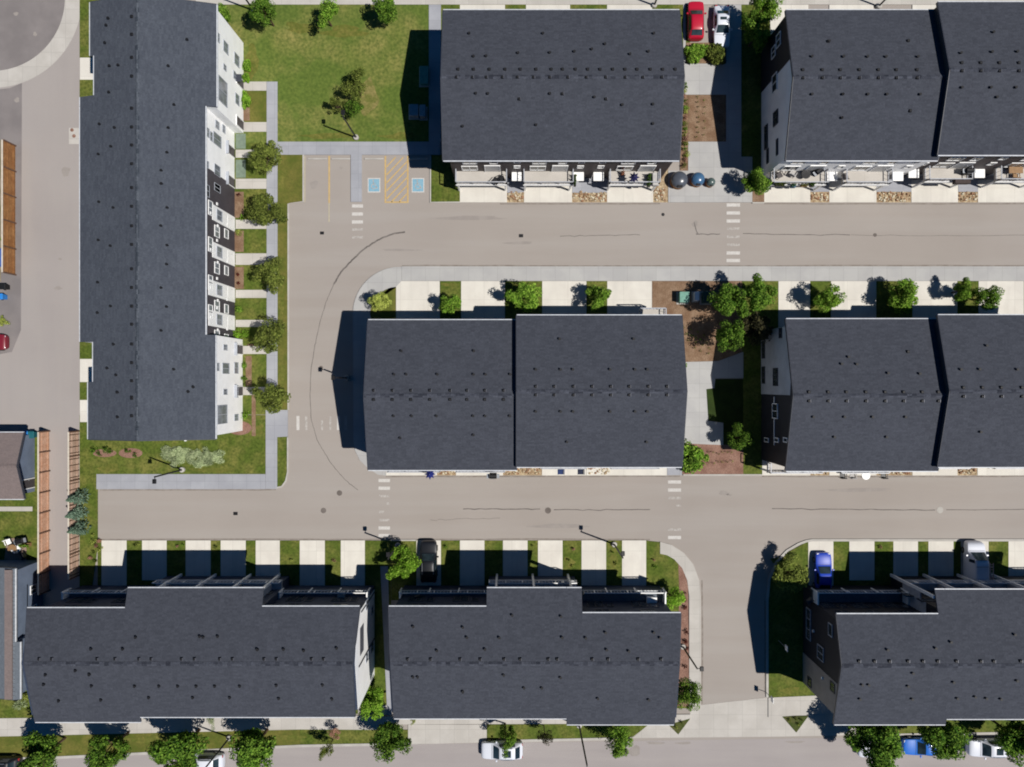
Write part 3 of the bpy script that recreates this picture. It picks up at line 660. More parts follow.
def south_front(root, yw, decks, doors, wallmat, z=2.9, depth=1.45, dn='deck', upper=None, garmat='garage'):
    "garages below, balcony decks above, as on the lane side of the upper blocks"
    f = Fac('x', yw, -1)
    for i, (x0, x1) in enumerate(decks):
        mb = MB(); mb.box(x0, x1, yw-depth, yw-.002, z-.28, z)
        d = mb.build(dn, M['deck'], root, True)
        mb = MB(); mb.box(x0-.02, x1+.02, yw-depth-.06, yw-depth, z-.34, z+.05); mb.build('fascia_board', M['trim'], d, True)
        rail(root, d, x0+.04, x1-.04, yw-depth+.05, yw-.05, z, 'swe')
        for x in (x0+.1, x1-.28):
            mb = MB(); mb.box(x, x+.18, yw-depth+.02, yw-depth+.2, 0, z-.28); mb.build('post', M['trim'], d, True)
        c = (x0+x1)/2; w = x1-x0
        f.garage(root, c, min(2.7, w-.9), mat=garmat)
        f.window(root, x0+w*.28, z+1.25, 1.7, 1.5, 1, 'trim')
        f.door(root, x0+w*.72, 1.5, 2.1, 'blind', z+.02)
        f.window(root, x0+w*.3, 6.3, 1.5, 1.2, 1); f.window(root, x0+w*.75, 6.3, .9, 1.2, 0)
    for x in doors:
        f.door(root, x, .95, 2.1)
        mb = MB(); mb.box(x-.55, x+.55, yw-.95, yw-.02, 2.5, 2.62); mb.build('canopy', M['trim'], root, True)
        f.window(root, x, 4.6, .7, .9, 0); f.window(root, x, 6.5, .7, .9, 0)
PX = lambda px, h=0: (px-512)/S*(H-h)/H
PY = lambda py, h=0: (383.5-py)/S*(H-h)/H
def halves(name, label, loc, halves_):
    root = thing(name, label, 'townhouses', (*loc, 0)); return root
SL = .28
def block(root, px0, px1, pyn, pys, zr, mat='roof', wall='brown_wall', ridge=None, ov=.35, ovs=.35, gab=(.08, .08), extend=None):
    "one gabled half of an upper or middle block, from its eave pixels; returns (vr, zr, Yn, Ys, X0, X1, roof)"
    h = 8.0
    Yn, Ys = PY(pyn, h), PY(pys, h); vr = (Yn+Ys)/2
    for _ in range(5):
        Yn, hn = eave(383.5-pyn, 0, vr, zr, SL); Ys, hs = eave(383.5-pys, 0, vr, zr, SL); vr = (Yn+Ys)/2
    X0, X1 = PX(px0, hn), PX(px1, hn)
    r = roof_part(root, 'x', [(X0, X1, Ys, Yn)], vr, zr, SL, mat)
    wall_part(root, 'x', [(X0+gab[0], X1-gab[1], Ys+ovs, Yn-ov)], vr, zr, SL, wall)
    return vr, zr, Yn-ov, Ys+ovs, X0+gab[0], X1-gab[1], r
zx = lambda zs, s, o: [o+z/s for z in zs]
def pairs(xs, y): return [(x, y) for x in xs]
def north_front(root, yw, cs, z=2.9, depth=.9, mat='garage', ups=True):
    f = Fac('x', yw, 1)
    for c in cs:
        f.garage(root, c, 2.7, mat=mat)
        f.window(root, c-.6, 4.4, 1.5, 1.4, 1); f.window(root, c+1.1, 4.4, .8, 1.4, 0)
        f.window(root, c-.5, 6.8, 1.3, 1.1, 1); f.window(root, c+1.1, 6.8, .7, 1.1, 0)
        mb = MB(); mb.box(c-1.75, c+1.75, yw+.002, yw+depth, z-.2, z-.04); d = mb.build('deck', M['deck'], root, True)
        rail(root, d, c-1.72, c+1.72, yw+.05, yw+depth-.05, z-.04, 'nwe', 'rail')
# ---- B1 top middle block
def build_top_middle():
    root = thing('townhouse_block', 'long dark-roofed townhouse block beside the big lawn, three balconies on its south front', 'townhouses', (*G(560, 90), 0))
    vr, zr, yn, ys, X0, X1, r = block(root, 443, 679.5, 10, 160.5, 10.1, wall='brown_wall', gab=(.55, .3))
    decks = [(PX(456, 3), PX(507, 3)), (PX(523.5, 3), PX(573, 3)), (PX(609, 3), PX(659, 3))]
    south_front(root, ys, decks, [PX(517, 3), PX(579, 3), PX(599, 3)], 'brown_wall')
    north_front(root, yn, [PX(483), PX(548), PX(630)])
    z = 3.488
    vents(root, r, pairs(zx((98, 152, 207, 262, 315, 370, 423, 462, 507, 550, 593, 637, 680, 722, 768, 811, 855), z, 430), 69.5), 'x', vr, zr, SL, TURTLE)
    vents(root, r, pairs(zx((92, 147, 196, 252, 305, 360, 417, 480, 545, 612, 680, 742, 808), z, 430), 77.4), 'x', vr, zr, SL, TURTLE2)
    vents(root, r, [(430+a/z, b/z) for a, b in ((137, 118), (394, 118), (780, 118), (152, 198), (196, 197), (307, 186), (418, 185), (503, 181), (564, 173), (610, 155), (697, 190), (761, 181), (160, 327), (202, 328), (418, 328), (573, 340), (670, 367), (777, 365), (114, 442), (370, 437), (777, 433))], 'x', vr, zr, SL, PIPE)
    vents(root, r, [(430+a/z, b/z) for a, b in ((311, 346), (461, 328), (613, 346))], 'x', vr, zr, SL, TURTLE2)
    for X, n in ((X0, -1), (X1, 1)):
        f = Fac('y', X, n)
        for s in (-3, 2.2):
            for zz in (1.6, 4.4, 6.8): f.window(root, vr+s, zz, 1.1, 1.3, 1)
    return root
# ---- blocks with a west gable in view (top right and middle right)
def gable_windows(root, X, vr, yn, ys, top_white, zr):
    f = Fac('y', X, -1)
    return f
def build_top_right():
    root = thing('townhouse_block', 'stepped two-part townhouse block at the top right, its west gable half black and half white', 'townhouses', (*G(900, 90), 0))
    vr, zr, yn, ys, X0, X1, r = block(root, 786, 938, 10, 160.5, 10.1, wall='white_wall', gab=(.12, 0))
    vr2, zr2, yn2, ys2, X02, X12, r2 = block(root, 938, 1100, 2, 155, 10.85, wall='brown_wall', gab=(0.004, .2))
    f = Fac('y', X0, -1)
    # black cladding on the northern half of the gable
    ym = PY(93)
    mb = MB(); mb.extrude([(ym, 0), (ym, zr_at(ym, vr, zr, SL)-.22), (yn, zr_at(yn, vr, zr, SL)-.22), (yn, 0)], X0-.03, X0+.05, 'x')
    mb.build('cladding', M['black_wall'], root, True)
    for (px, py, w, h, mul, fr) in ((775, 83, 1.9, 1.5, 1, 'trim'), (776, 118, 1.5, 1.4, 1, 'fascia_dark'), (777.5, 147, 1.7, .5, 0, 'fascia_dark'), (766.5, 137, 2.6, 1.0, 2, 'fascia_dark'), (768, 156, 1.6, .6, 0, 'fascia_dark'), (774, 52, 1.2, 1.2, 1, 'trim'), (779, 40, 1.4, 1.3, 1, 'trim')):
        y, z = on_wall_y(px, py, X0); f.window(root, y, max(1.2, z), w, h, mul, fr, off=.03)
    decks = [(PX(771, 3), PX(826, 3)), (PX(843, 3), PX(889, 3))]
    south_front(root, ys, decks, [PX(834, 3), PX(900, 3)], 'white_wall')
    south_front(root, ys2, [(PX(925, 3), PX(968, 3)), (PX(996, 3), PX(1040, 3))], [PX(914, 3)+.2, PX(982, 3)], 'brown_wall')
    north_front(root, yn, [PX(790), PX(850)]); north_front(root, yn2, [PX(936), PX(1000)])
    xs = [802.6, 822, 840, 859, 878, 896, 916.7]
    vents(root, r, pairs(xs, 70), 'x', vr, zr, SL, TURTLE); vents(root, r, pairs(xs, 78), 'x', vr, zr, SL, TURTLE2)
    z = 3.485
    vents(root, r, [(824+a/z, b/z) for a, b in ((66, 199), (150, 199), (214, 199), (325, 199), (64, 330), (151, 330), (217, 330), (333, 330), (60, 412))]+[(660+a/z, b/z) for a, b in ((528, 198), (638, 198), (528, 330), (635, 330), (632, 412), (588, 145))], 'x', vr, zr, SL, PIPE)
    vents(root, r, [(828, 41.6), (908, 41), (910, 111)], 'x', vr, zr, SL, TURTLE)
    xs = zx((479, 545, 610, 678), z, 824)
    vents(root, r2, pairs(xs, 63), 'x', vr2, zr2, SL, TURTLE); vents(root, r2, pairs(xs, 71), 'x', vr2, zr2, SL, TURTLE2)
    vents(root, r2, [(824+a/z, b/z) for a, b in ((475, 186), (583, 182), (671, 181), (478, 306), (579, 306), (666, 306), (588, 113), (600, 340))], 'x', vr2, zr2, SL, PIPE)
    return root
def build_mid_right():
    root = thing('townhouse_block', 'stepped two-part townhouse block at the right edge, west gable white above and black below', 'townhouses', (*G(900, 393), 0))
    vr, zr, yn, ys, X0, X1, r = block(root, 786, 938, 319, 471, 10.1, wall='black_wall', gab=(.12, 0), ov=.7)
    vr2, zr2, yn2, ys2, X02, X12, r2 = block(root, 938, 1100, 315, 467, 10.85, wall='brown_wall', gab=(.004, .2), ov=.7)
    f = Fac('y', X0, -1); ym = PY(394)
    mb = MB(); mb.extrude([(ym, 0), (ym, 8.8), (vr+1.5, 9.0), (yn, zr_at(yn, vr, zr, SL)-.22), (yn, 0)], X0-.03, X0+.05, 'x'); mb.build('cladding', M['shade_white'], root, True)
    f.panel(root, PY(442), PY(396), 4.2, 4.35, 'trim', .06, 'trim_band')
    for (px, py, w, h, mul, fr) in ((776, 377, 1.9, 1.5, 2, 'fascia_dark'), (781, 333, 1.1, .9, 1, 'fascia_dark'), (775.5, 411, 1.6, 1.6, 1, 'trim'), (767, 440, .5, 1.3, 0, 'trim'), (777, 440, .5, 1.3, 0, 'trim'), (786, 440, .5, 1.2, 0, 'trim'), (764, 375, 1.9, 1.0, 2, 'fascia_dark'), (764, 350, 1.9, 1.0, 2, 'fascia_dark')):
        y, z = on_wall_y(px, py, X0); f.window(root, y, max(.9, z), w, h, mul, fr, off=.03)
    south_front(root, ys, [(PX(768, 3), PX(820, 3)), (PX(838, 3), PX(886, 3))], [PX(829, 3), PX(897, 3)], 'black_wall', depth=1.1)
    south_front(root, ys2, [(PX(918, 3), PX(966, 3)), (PX(990, 3), PX(1036, 3))], [PX(978, 3)], 'brown_wall', depth=1.1)
    north_front(root, yn, [PX(794), PX(853), PX(920)], depth=.7); north_front(root, yn2, [PX(1000), PX(1065)], depth=.7)
    z = 5.115
    xs = zx((20, 113, 212, 310, 405, 500, 583), z, 824)+[808.7, 828]
    vents(root, r, pairs(xs[:1]+xs[1:7]+xs[7:8], 392), 'x', vr, zr, SL, TURTLE); vents(root, r, pairs(xs[:1]+xs[1:7]+xs[7:8], 401), 'x', vr, zr, SL, TURTLE2)
    vents(root, r, [(824+a/z, 250+b/z) for a, b in ((88, 583), (165, 584), (123, 547), (325, 630), (487, 633))]+[(813, 417), (844, 417), (872, 417), (905, 417), (834, 437), (886, 437)], 'x', vr, zr, SL, PIPE)
    vents(root, r, [(907.7, 351.7)], 'x', vr, zr, SL, TURTLE)
    xs = zx((711, 808, 905, 1010), z, 824)
    vents(root, r2, pairs(xs, 387.5), 'x', vr2, zr2, SL, TURTLE); vents(root, r2, pairs(xs, 396.5), 'x', vr2, zr2, SL, TURTLE2)
    vents(root, r2, [(824+a/z, 250+b/z) for a, b in ((697, 611), (792, 610), (985, 611))]+[(986, 345.6), (980, 432)], 'x', vr2, zr2, SL, PIPE)
    return root
def build_mid_left():
    root = thing('townhouse_block', 'two-part dark-roofed townhouse block in the centre, inside the bend of the lane', 'townhouses', (*G(525, 393), 0))
    vr, zr, yn, ys, X0, X1, r = block(root, 368, 516.6, 320, 470, 10.1, wall='black_wall', gab=(.1, 0), ov=.7)
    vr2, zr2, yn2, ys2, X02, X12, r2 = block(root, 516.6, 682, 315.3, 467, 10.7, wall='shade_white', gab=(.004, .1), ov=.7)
    south_front(root, ys, [(PX(388, 3), PX(440, 3)), (PX(456, 3), PX(505, 3))], [PX(448, 3)], 'black_wall', depth=1.1)
    south_front(root, ys2, [(PX(541, 3), PX(586, 3)), (PX(610, 3), PX(658, 3))], [PX(524, 3), PX(532, 3)+.6, PX(598, 3)], 'shade_white', depth=1.1)
    north_front(root, yn, [PX(418), PX(483)], depth=.7); north_front(root, yn2, [PX(564), PX(630)], depth=.7)
    mb = MB(); mb.box(PX(635), PX(659), yn2, PY(308.5, 3), 2.7, 2.9); d = mb.build('deck', M['deck'], root, True)
    rail(root, d, PX(635), PX(659), yn2+.1, PY(308.5, 3)-.05, 2.9, 'ne')
    for X, n in ((X0, -1), (X12, 1)):
        f = Fac('y', X, n)
        for s in (-3, 2.2):
            for zz in (1.6, 4.4, 6.8): f.window(root, vr+s, zz, 1.1, 1.3, 1)
    s = 4.267
    xs = zx((357, 437, 516, 597, 683, 755, 831, 911), s, 290)
    vents(root, r, pairs(xs, 390.5), 'x', vr, zr, SL, TURTLE2); vents(root, r, pairs(xs, 399.5), 'x', vr, zr, SL, TURTLE)
    vents(root, r, pairs(zx((443, 520, 626, 782, 833, 938), s, 290), 416)+[(400.4, 438), (473.5, 435)]+pairs(zx((245, 300, 440, 603, 657, 768), 4.51, 340), 374.4)+[(401.6, 351), (474, 351)], 'x', vr, zr, SL, PIPE)
    s = 5.115
    xs = zx((182, 277, 375, 470, 566, 660, 758, 853), s, 500)
    vents(root, r2, pairs(xs, 386.5), 'x', vr2, zr2, SL, TURTLE2); vents(root, r2, pairs(xs, 395), 'x', vr2, zr2, SL, TURTLE2)
    ys_ = zx((183, 310, 373, 563, 690, 753), s, 500)
    vents(root, r2, pairs(ys_, 369.5)+pairs(ys_, 411.5)+[(559.6, 339), (633.5, 339), (567, 442), (646.5, 442)], 'x', vr2, zr2, SL, PIPE)
    return root
# ---- W: the long row on the left, ridge running north-south
def build_west_row():
    root = thing('townhouse_row', 'long north-south townhouse row on the left with a bright white and charcoal east front', 'townhouses', (*G(150, 220), 0))
    zr = 10.0
    vr = -PX(137, zr)
    def e(px): return eave(512-px, 0, vr, zr, SL)[0]
    U = lambda py, h=8.0: PY(py, h)
    top, bot = U(4.5), U(439)
    uw = [(bot, U(382), 88), (U(382), U(342), 93), (U(342), U(97.5), 80), (U(97.5), U(58), 94), (U(58), top, 90)]
    ue = [(bot, U(335), 215.5), (U(335), U(107), 205.5), (U(107), top, 216.5)]
    cuts = sorted({round(x, 4) for s in uw+ue for x in s[:2]})
    segs = []; wsegs = []
    for a, b in zip(cuts, cuts[1:]):
        m = (a+b)/2
        pw = next(s[2] for s in uw if s[0] <= m <= s[1]); pe = next(s[2] for s in ue if s[0] <= m <= s[1])
        segs.append((a, b, e(pe), e(pw))); wsegs.append([a, b, e(pe)+.12, e(pw)-.3])
    wsegs[0][0] += .35; wsegs[-1][1] -= .3
    r = roof_part(root, 'y', segs, vr, zr, SL, 'roof_y')
    wall_part(root, 'y', wsegs, vr, zr, SL, 'white_wall')
    XN = -(e(216.5)+.12); XM = -(e(205.5)+.12); XS = -(e(215.5)+.12)
    fn, fm, fs = Fac('y', XN, 1), Fac('y', XM, 1), Fac('y', XS, 1)
    def win(f, X, px0, px1, py0, py1, mull=1, frame='trim_grey', pane='pane_grey', off=0.0):
        a = on_wall_y(px0, py0, X); b = on_wall_y(px1, py1, X)
        y0, z0 = a; y1, z1 = b
        zc, yc = (z0+z1)/2, PY((py0+py1)/2)*(H-(z0+z1)/2)/H
        return f.window(root, yc, max(.9, zc), max(.6, abs(PY(py0)-PY(py1))*.92-.0), max(.7, abs(z1-z0)), mull, frame, pane, off, .06)
    for q in ((223, 228, 42, 53), (234, 239, 54, 66), (223, 226, 65, 70), (233, 237, 72, 80), (218, 227, 79, 104), (235, 239, 94, 105), (217, 219, 33, 42)): win(fn, XN, *q)
    fn.door(root, PY(86.5), .95, 2.1); fn.door(root, PY(127), .95, 2.1)
    mb = MB(); fn.box(mb, PY(90), PY(83), 2.3, 2.42, 0, .6); mb.build('canopy', M['fascia_dark'], root, True)
    # middle six units: two white, four clad in charcoal with white bays
    yd0, yd1 = PY(334, 5), PY(190, 5)
    mb = MB(); fm.box(mb, PY(335.2, 8), PY(187), .003, zr_at(-XM, vr, zr, SL)-.23, -.05, .03); mb.build('cladding', M['dark_wall'], root, True)
    for q in ((206, 209, 128, 137), (210, 212, 132, 141), (213, 221, 134, 146), (215, 219, 121, 129), (222, 225, 125, 133), (206, 208, 161, 168), (214, 220, 165, 176), (214, 220, 184, 192), (206, 209, 185, 197)): win(fm, XM, *q)
    for c in (154, 184): fm.door(root, PY(c), .95, 2.1); fm.panel(root, PY(c)-.7, PY(c)+.7, 2.5, 2.6, 'trim_grey', .3, 'canopy')
    for i, (c, hw) in enumerate(((216, 7), (252.5, 8.5), (290.5, 7), (320, 6.5))):
        yc = PY(c, 4.5)
        fm.panel(root, yc-.8, yc+.8, .2, 6.4 if i < 2 else 7.4, 'trim', .09)
        fm.window(root, yc, 4.7, 1.1, 1.5, 1, 'trim_grey', off=.09, pane='pane_grey', fw=.07)
        fm.window(root, PY(c-8, 7), 6.9, 1.5, 1.1, 1, 'trim', off=.03, pane='pane_grey', fw=.07)
        fm.window(root, PY(c+16, 5), 5.2, 1.2, 1.3, 1, 'trim', off=.03, pane='pane_grey', fw=.07)
        fm.window(root, PY(c+19, 2), 2.6, 1.0, 1.1, 0, 'trim', off=.03, pane='pane_grey', fw=.07)
        fm.door(root, PY((224.5, 259, 294, 323.5)[i]), .95, 2.1, off=.03)
        for (dy, zz) in ((-12, 5.2), (9, 2.4), (10, 5.0), (-3, 6.9)):
            fm.panel(root, PY(c+dy, zz)-.14, PY(c+dy, zz)+.14, zz-.14, zz+.14, 'trim', .12, 'wall_light')
    for q in ((223, 227, 345, 350), (216, 219, 363, 371), (222, 229, 363, 374), (234, 238, 362, 374), (223, 227, 390, 394), (217, 227, 405, 424), (234, 238, 414, 421), (235, 238, 385, 398)): win(fs, XS, *q)
    for c in (350, 391): fs.door(root, PY(c), .95, 2.1); fs.panel(root, PY(c)-.7, PY(c)+.7, 2.5, 2.6, 'trim_grey', .3, 'canopy')
    # west side garages and windows (faces away from the camera)
    for (a, b, vn, vp) in wsegs:
        if b-a > 2.5:
            f = Fac('y', -vp, -1); n = max(1, int((b-a)/3.9))
            for k in range(n):
                c = a+(k+.5)*(b-a)/n; f.garage(root, c, 2.6); f.window(root, c, 4.4, 1.6, 1.4, 1); f.window(root, c, 6.6, 1.2, 1.1, 1)
    for y, n in ((bot+.35, -1), (top-.3, 1)):
        f = Fac('x', y, n)
        for x in (-vr-3, -vr+2.5):
            for zz in (1.6, 4.4, 6.8): f.window(root, x, zz, 1.1, 1.3, 1)
    # white eave brackets at the south gable
    for px in (134, 183.5): X = PX(px, 8); mb = MB(); mb.box(X-.09, X+.09, bot-.25, bot+.35, 7.4, 7.62); mb.build('bracket', M['trim'], root, True)
    z1, z2, z3 = 3.996, 3.485, 4.036
    vents(root, r, pairs_y(132, [y/z1 for y in (67, 138, 230, 305, 433, 508, 580, 655, 750)]+[180+y/z2 for y in (92, 160, 225, 310, 375, 440, 503, 572, 637, 700, 757)]+[370+115/z3, 370+185/z3]), 'y', vr, zr, SL, TURTLE)
    vents(root, r, [(a/z1, b/z1) for a, b in ((435, 75), (427, 103), (422, 173), (440, 265), (475, 262), (438, 370), (400, 497), (460, 511), (446, 586), (396, 617), (750, 160), (675, 265), (698, 420), (675, 512), (670, 610), (647, 682), (647, 735))], 'y', vr, zr, SL, PIPE)
    vents(root, r, [(a/z2, 180+b/z2) for a, b in ((347, 77), (397, 97), (345, 210), (387, 230), (343, 357), (388, 440), (342, 463), (398, 573), (376, 656), (407, 680), (411, 740), (565, 13), (585, 97), (563, 160), (585, 228), (583, 294), (564, 376), (583, 442), (564, 525), (608, 660), (676, 722), (658, 737))], 'y', vr, zr, SL, PIPE)
    vents(root, r, [(60+a/z3, 370+b/z3) for a, b in ((235, 90), (235, 190), (540, 68), (520, 88))], 'y', vr, zr, SL, PIPE)
    return root
def pairs_y(x, ys): return [(x, y) for y in ys]
# ---- bottom row
def terrace_row(root, ridge_py, segs, zr, posts, wall, vents_row, vents_else, recess, west=True, east=True, gabw=.08, gabe=.08, ends=None):
    """segs: (px0, px1, north eave px, south eave px, kind) west to east; kind 'in' = open terrace in front, 'out' = covered balconies behind posts"""
    vr = PY(ridge_py, zr)
    rs, ws = [], []
    e = lambda py: eave(383.5-py, 0, vr, zr, SL)[0]
    for (p0, p1, n, s, kind) in segs:
        X0, X1 = PX(p0, 8), PX(p1, 8); yn, ys = e(n), e(s)
        rs.append((X0, X1, ys, yn))
        ws.append([X0, X1, ys+.7, yn-(.75 if kind == 'in' else 1.75)])
    ws[0][0] += gabw; ws[-1][1] -= gabe
    hN, hR, hS = zr_at(rs[0][3], vr, zr, SL), zr, zr_at(rs[0][2], vr, zr, SL)
    en = None if ends is None else [[PX(p, h) for p, h in zip(q, (hN, hR, hS))] for q in ends]
    r = roof_part(root, 'x', rs, vr, zr, SL, 'roof', ends=en)
    wall_part(root, 'x', ws, vr, zr, SL, wall)
    yf = {'in': PY(590, 2.85), 'out': PY(573.6)}
    for (p0, p1, n, s, kind), w in zip(segs, ws):
        if kind == 'none': continue
        f = Fac('x', w[3], 1); y1 = yf[kind]; x0, x1 = w[0], w[1]
        mb = MB(); mb.box(x0+.01, x1-.01, w[3]-.5, y1-.25, 0, 2.55); mb.build('garage_front', M[wall], root, True)
        mb = MB(); mb.box(x0, x1, w[3]-.3, y1, 2.56, 2.85); d = mb.build('deck', M['rail'] if kind == 'out' else M['deck_dark'], root, True)
        rail(root, d, x0+.08, x1-.08, w[3]+.1, y1-.06, 2.85, 'n', 'trim', glazed=False)
        fg = Fac('x', y1-.25, 1)
        n_ = max(1, round((x1-x0)/3.9))
        for k in range(n_):
            c = x0+(k+.5)*(x1-x0)/n_
            f.window(root, c-.5, 3.95, 1.7, 2.0, 1, 'fascia_dark'); f.window(root, c+1.0, 4.3, .8, 1.3, 0, 'fascia_dark')
            f.window(root, c, 6.4, 1.6, 1.0, 1, 'fascia_dark')
        if kind == 'in':
            for x in (x0+.02, x1-.16): mb = MB(); mb.box(x, x+.14, w[3]+.05, y1, 2.85, 4.0); mb.build('parapet', M['trim'], d, True)
            n2 = max(2, round((x1-x0)/3.2))
            for k in range(n2+1): x = x0+.05+(x1-x0-.1)*k/n2; mb = MB(); mb.box(x-.06, x+.06, y1+.002, y1+.1, 2.3, 4.05); mb.build('post', M['trim'], d, True)
    yo = yf['out']
    for px in posts:
        X = PX(px); i = next((w for s_, w in zip(segs, ws) if s_[4] == 'out' and w[0]-1.5 <= X <= w[1]+1.5), None)
        if not i: continue
        ys0 = i[3]
        mb = MB(); mb.cbox(X-.11, X+.11, yo-.3, yo+.02, 0, zr_at(yo, vr, zr, SL)-.2, .02)
        mb.build('post', M['trim'], root, True)
        mb = MB(); mb.box(X-.05, X+.05, ys0+.01, yo-.3, 2.87, 6.2); mb.build('privacy_screen', M['trim_grey'], root, True)
    vents(root, r, vents_row, 'x', vr, zr, SL, TURTLE2); vents(root, r, vents_else, 'x', vr, zr, SL, PIPE)
    fS = [(w[0], w[1], Fac('x', w[2], -1)) for w in ws]
    for a, b, f in fS:
        n_ = max(1, round((b-a)/3.9))
        for k in range(n_):
            c = a+(k+.5)*(b-a)/n_
            f.door(root, c+.9); f.window(root, c-.8, 1.7, 1.5, 1.4, 1); f.window(root, c-.6, 4.4, 1.6, 1.4, 1); f.window(root, c+1, 6.5, 1.1, 1.1, 1); f.window(root, c-.8, 6.5, 1.1, 1.1, 1)
    return vr, r, rs, ws
def build_south_west():
    root = thing('townhouse_row', 'bottom left townhouse row whose white east gable faces the narrow grass gap', 'townhouses', (*G(200, 650), 0))
    zr = 10.7; z = 5.115; s = 4.514; k = 3.413
    vr, r, rs, ws = terrace_row(root, 664, [(33, 131.5, 608, 722, 'in'), (131.5, 145.2, 588, 722, 'out'), (145.2, 266, 588, 717, 'out'), (266, 359, 606.5, 717, 'in')], zr, (181.7, 216, 251, 280), 'navy_wall',
        pairs([80+a/z for a in (88, 180, 302, 365, 520, 586, 715, 780, 942, 1005)]+[311.6, 323.7, 39.3, 52], 658.8),
        [(80+a/z, 530+b/z) for a, b in ((60, 607), (222, 607), (288, 547), (615, 542), (633, 546), (707, 542), (908, 608), (52, 738))]+[(240+a/s, 510+b/s) for a, b in ((82, 628), (199, 627), (290, 633), (438, 622))]+
        [(a/k, 660+b/k) for a, b in ((158, 49), (260, 35), (307, 47), (152, 82), (315, 87), (462, 88), (545, 88), (609, 88), (672, 88), (735, 88), (820, 88), (945, 85), (203, 138), (347, 135), (510, 127), (660, 127), (786, 127), (953, 130))]+[(323, 684.6), (332.5, 698.5)], None, gabw=.45, gabe=-.1, ends=((27, 24, 35), (359.5, 352.5, 355)))
    X = ws[-1][1]; f = Fac('y', X, 1)
    mb = MB(); f.box(mb, vr-.2, vr+2.6, 6.2, 8.1, -.05, .03); mb.build('cladding', M['vent_lit'], root, True)
    mb = MB(); mb.extrude([(ws[-1][2], 0), (ws[-1][2], zr_at(ws[-1][2], vr, zr, SL)-.25), (vr, zr-.25), (ws[-1][3], zr_at(ws[-1][3], vr, zr, SL)-.25), (ws[-1][3], 0)], X-.002, X+.02, 'x'); mb.build('cladding', M['white_wall'], root, True)
    for (y, zz, w, h) in ((vr+4, 4.6, 1.0, 1.3), (vr-1.5, 4.6, 1.0, 1.3), (vr-1.5, 1.6, 1.0, 1.2), (vr+2.5, 1.6, .8, 1.0)): f.window(root, y, zz, w, h, 1, 'trim_grey', off=.02)
    for y, zt in ((vr-1.0, 8.8), (ws[-1][3]-.3, 7.6)): mb = MB(); mb.tube([(X+.06, y, .3), (X+.06, y, zt)], .06, 8); mb.build('downpipe', M['fascia_dark'], root, True)
    return root
def build_south_middle():
    root = thing('townhouse_row', 'bottom centre townhouse row with raised middle roof, beside the curved footpath corner', 'townhouses', (*G(535, 655), 0))
    z = 3.486
    terrace_row(root, 664, [(389.5, 487, 606.5, 718.5, 'in'), (487, 566, 588, 718.5, 'out'), (566, 581, 588, 724.5, 'out'), (581, 679.5, 613, 724.5, 'in')], 10.7, (497, 532.5, 567.6), 'navy_wall',
        pairs([440+a/z for a in (70, 140, 223, 279, 377, 408, 530, 585, 690, 770)]+[407.7, 430.5], 659),
        [(440+a/z, 510+b/z) for a, b in ((252, 366), (422, 370), (80, 408), (94, 443), (207, 444), (157, 484), (426, 443), (508, 445), (577, 426), (745, 426), (581, 486), (658, 491), (767, 445), (222, 574), (420, 583), (293, 619), (355, 619), (80, 633), (550, 656), (727, 660))]+[(240+a/4.514, 510+b/4.514) for a, b in ((783, 525), (890, 633), (782, 752), (803, 752))]+[(463, 691)], None, gabw=.35, gabe=.5, ends=((388.7, 390.5, 394), (680.5, 679.5, 674.5)))
    return root
def build_south_east():
    root = thing('townhouse_row', 'bottom right townhouse row with dark navy and taupe west gable above a shaded lawn', 'townhouses', (*G(940, 655), 0))
    z = 3.105
    vr, r, rs, ws = terrace_row(root, 666, [(830.5, 930.5, 614, 724.5, 'in'), (930.5, 940.5, 589.5, 724.5, 'out'), (940.5, 1100, 589.5, 719, 'out')], 10.7, (890.5, 923, 957, 991, 1025), 'black_wall',
        pairs([720+a/z for a in (430, 478, 525, 582, 628, 674, 732, 808, 848, 932)], 661),
        [(720+a/z, 520+b/z) for a, b in ((519, 402), (668, 397), (715, 378), (913, 355), (597, 475), (440, 511), (460, 511), (582, 515), (723, 503), (920, 498), (433, 555), (595, 555), (735, 553), (790, 548), (825, 553), (870, 555))], None, gabw=.3)
    X = ws[0][0]; f = Fac('y', X, -1); ym = PY(652)
    mb = MB(); ysw = ws[0][2]
    mb.extrude([(ysw, 0), (ysw, zr_at(ysw, vr, 10.7, SL)-.25), (ym, zr_at(ym, vr, 10.7, SL)-.25), (ym, 0)], X-.035, X+.05, 'x'); mb.build('cladding', M['taupe_wall'], root, True)
    for (px, py, w, h, mul, fr) in ((809, 624, 3.4, 1.2, 2, 'trim_grey'), (821, 653, 1.5, 1.6, 1, 'trim_grey'), (831, 630, 1.3, 1.0, 0, 'trim_grey'), (810, 682, 1.0, 1.0, 1, 'fascia_dark'), (833, 687, 1.0, 1.1, 1, 'fascia_dark')):
        y, zz = on_wall_y(px, py, X); f.window(root, y, max(1.2, zz), w, h, mul, fr, off=.035)
    for (px, py) in ((814, 631), (823, 678)):
        y, zz = on_wall_y(px, py, X); f.panel(root, y-.12, y+.12, zz-.12, zz+.12, 'trim', .16, 'wall_light')
    # side wall of the raised middle part
    X2 = ws[1][0]; f2 = Fac('y', X2, -1); f2.panel(root, ws[0][3]+.02, ws[1][3]-.01, 2.9, 7.2, 'trim_grey', .03)
    return root
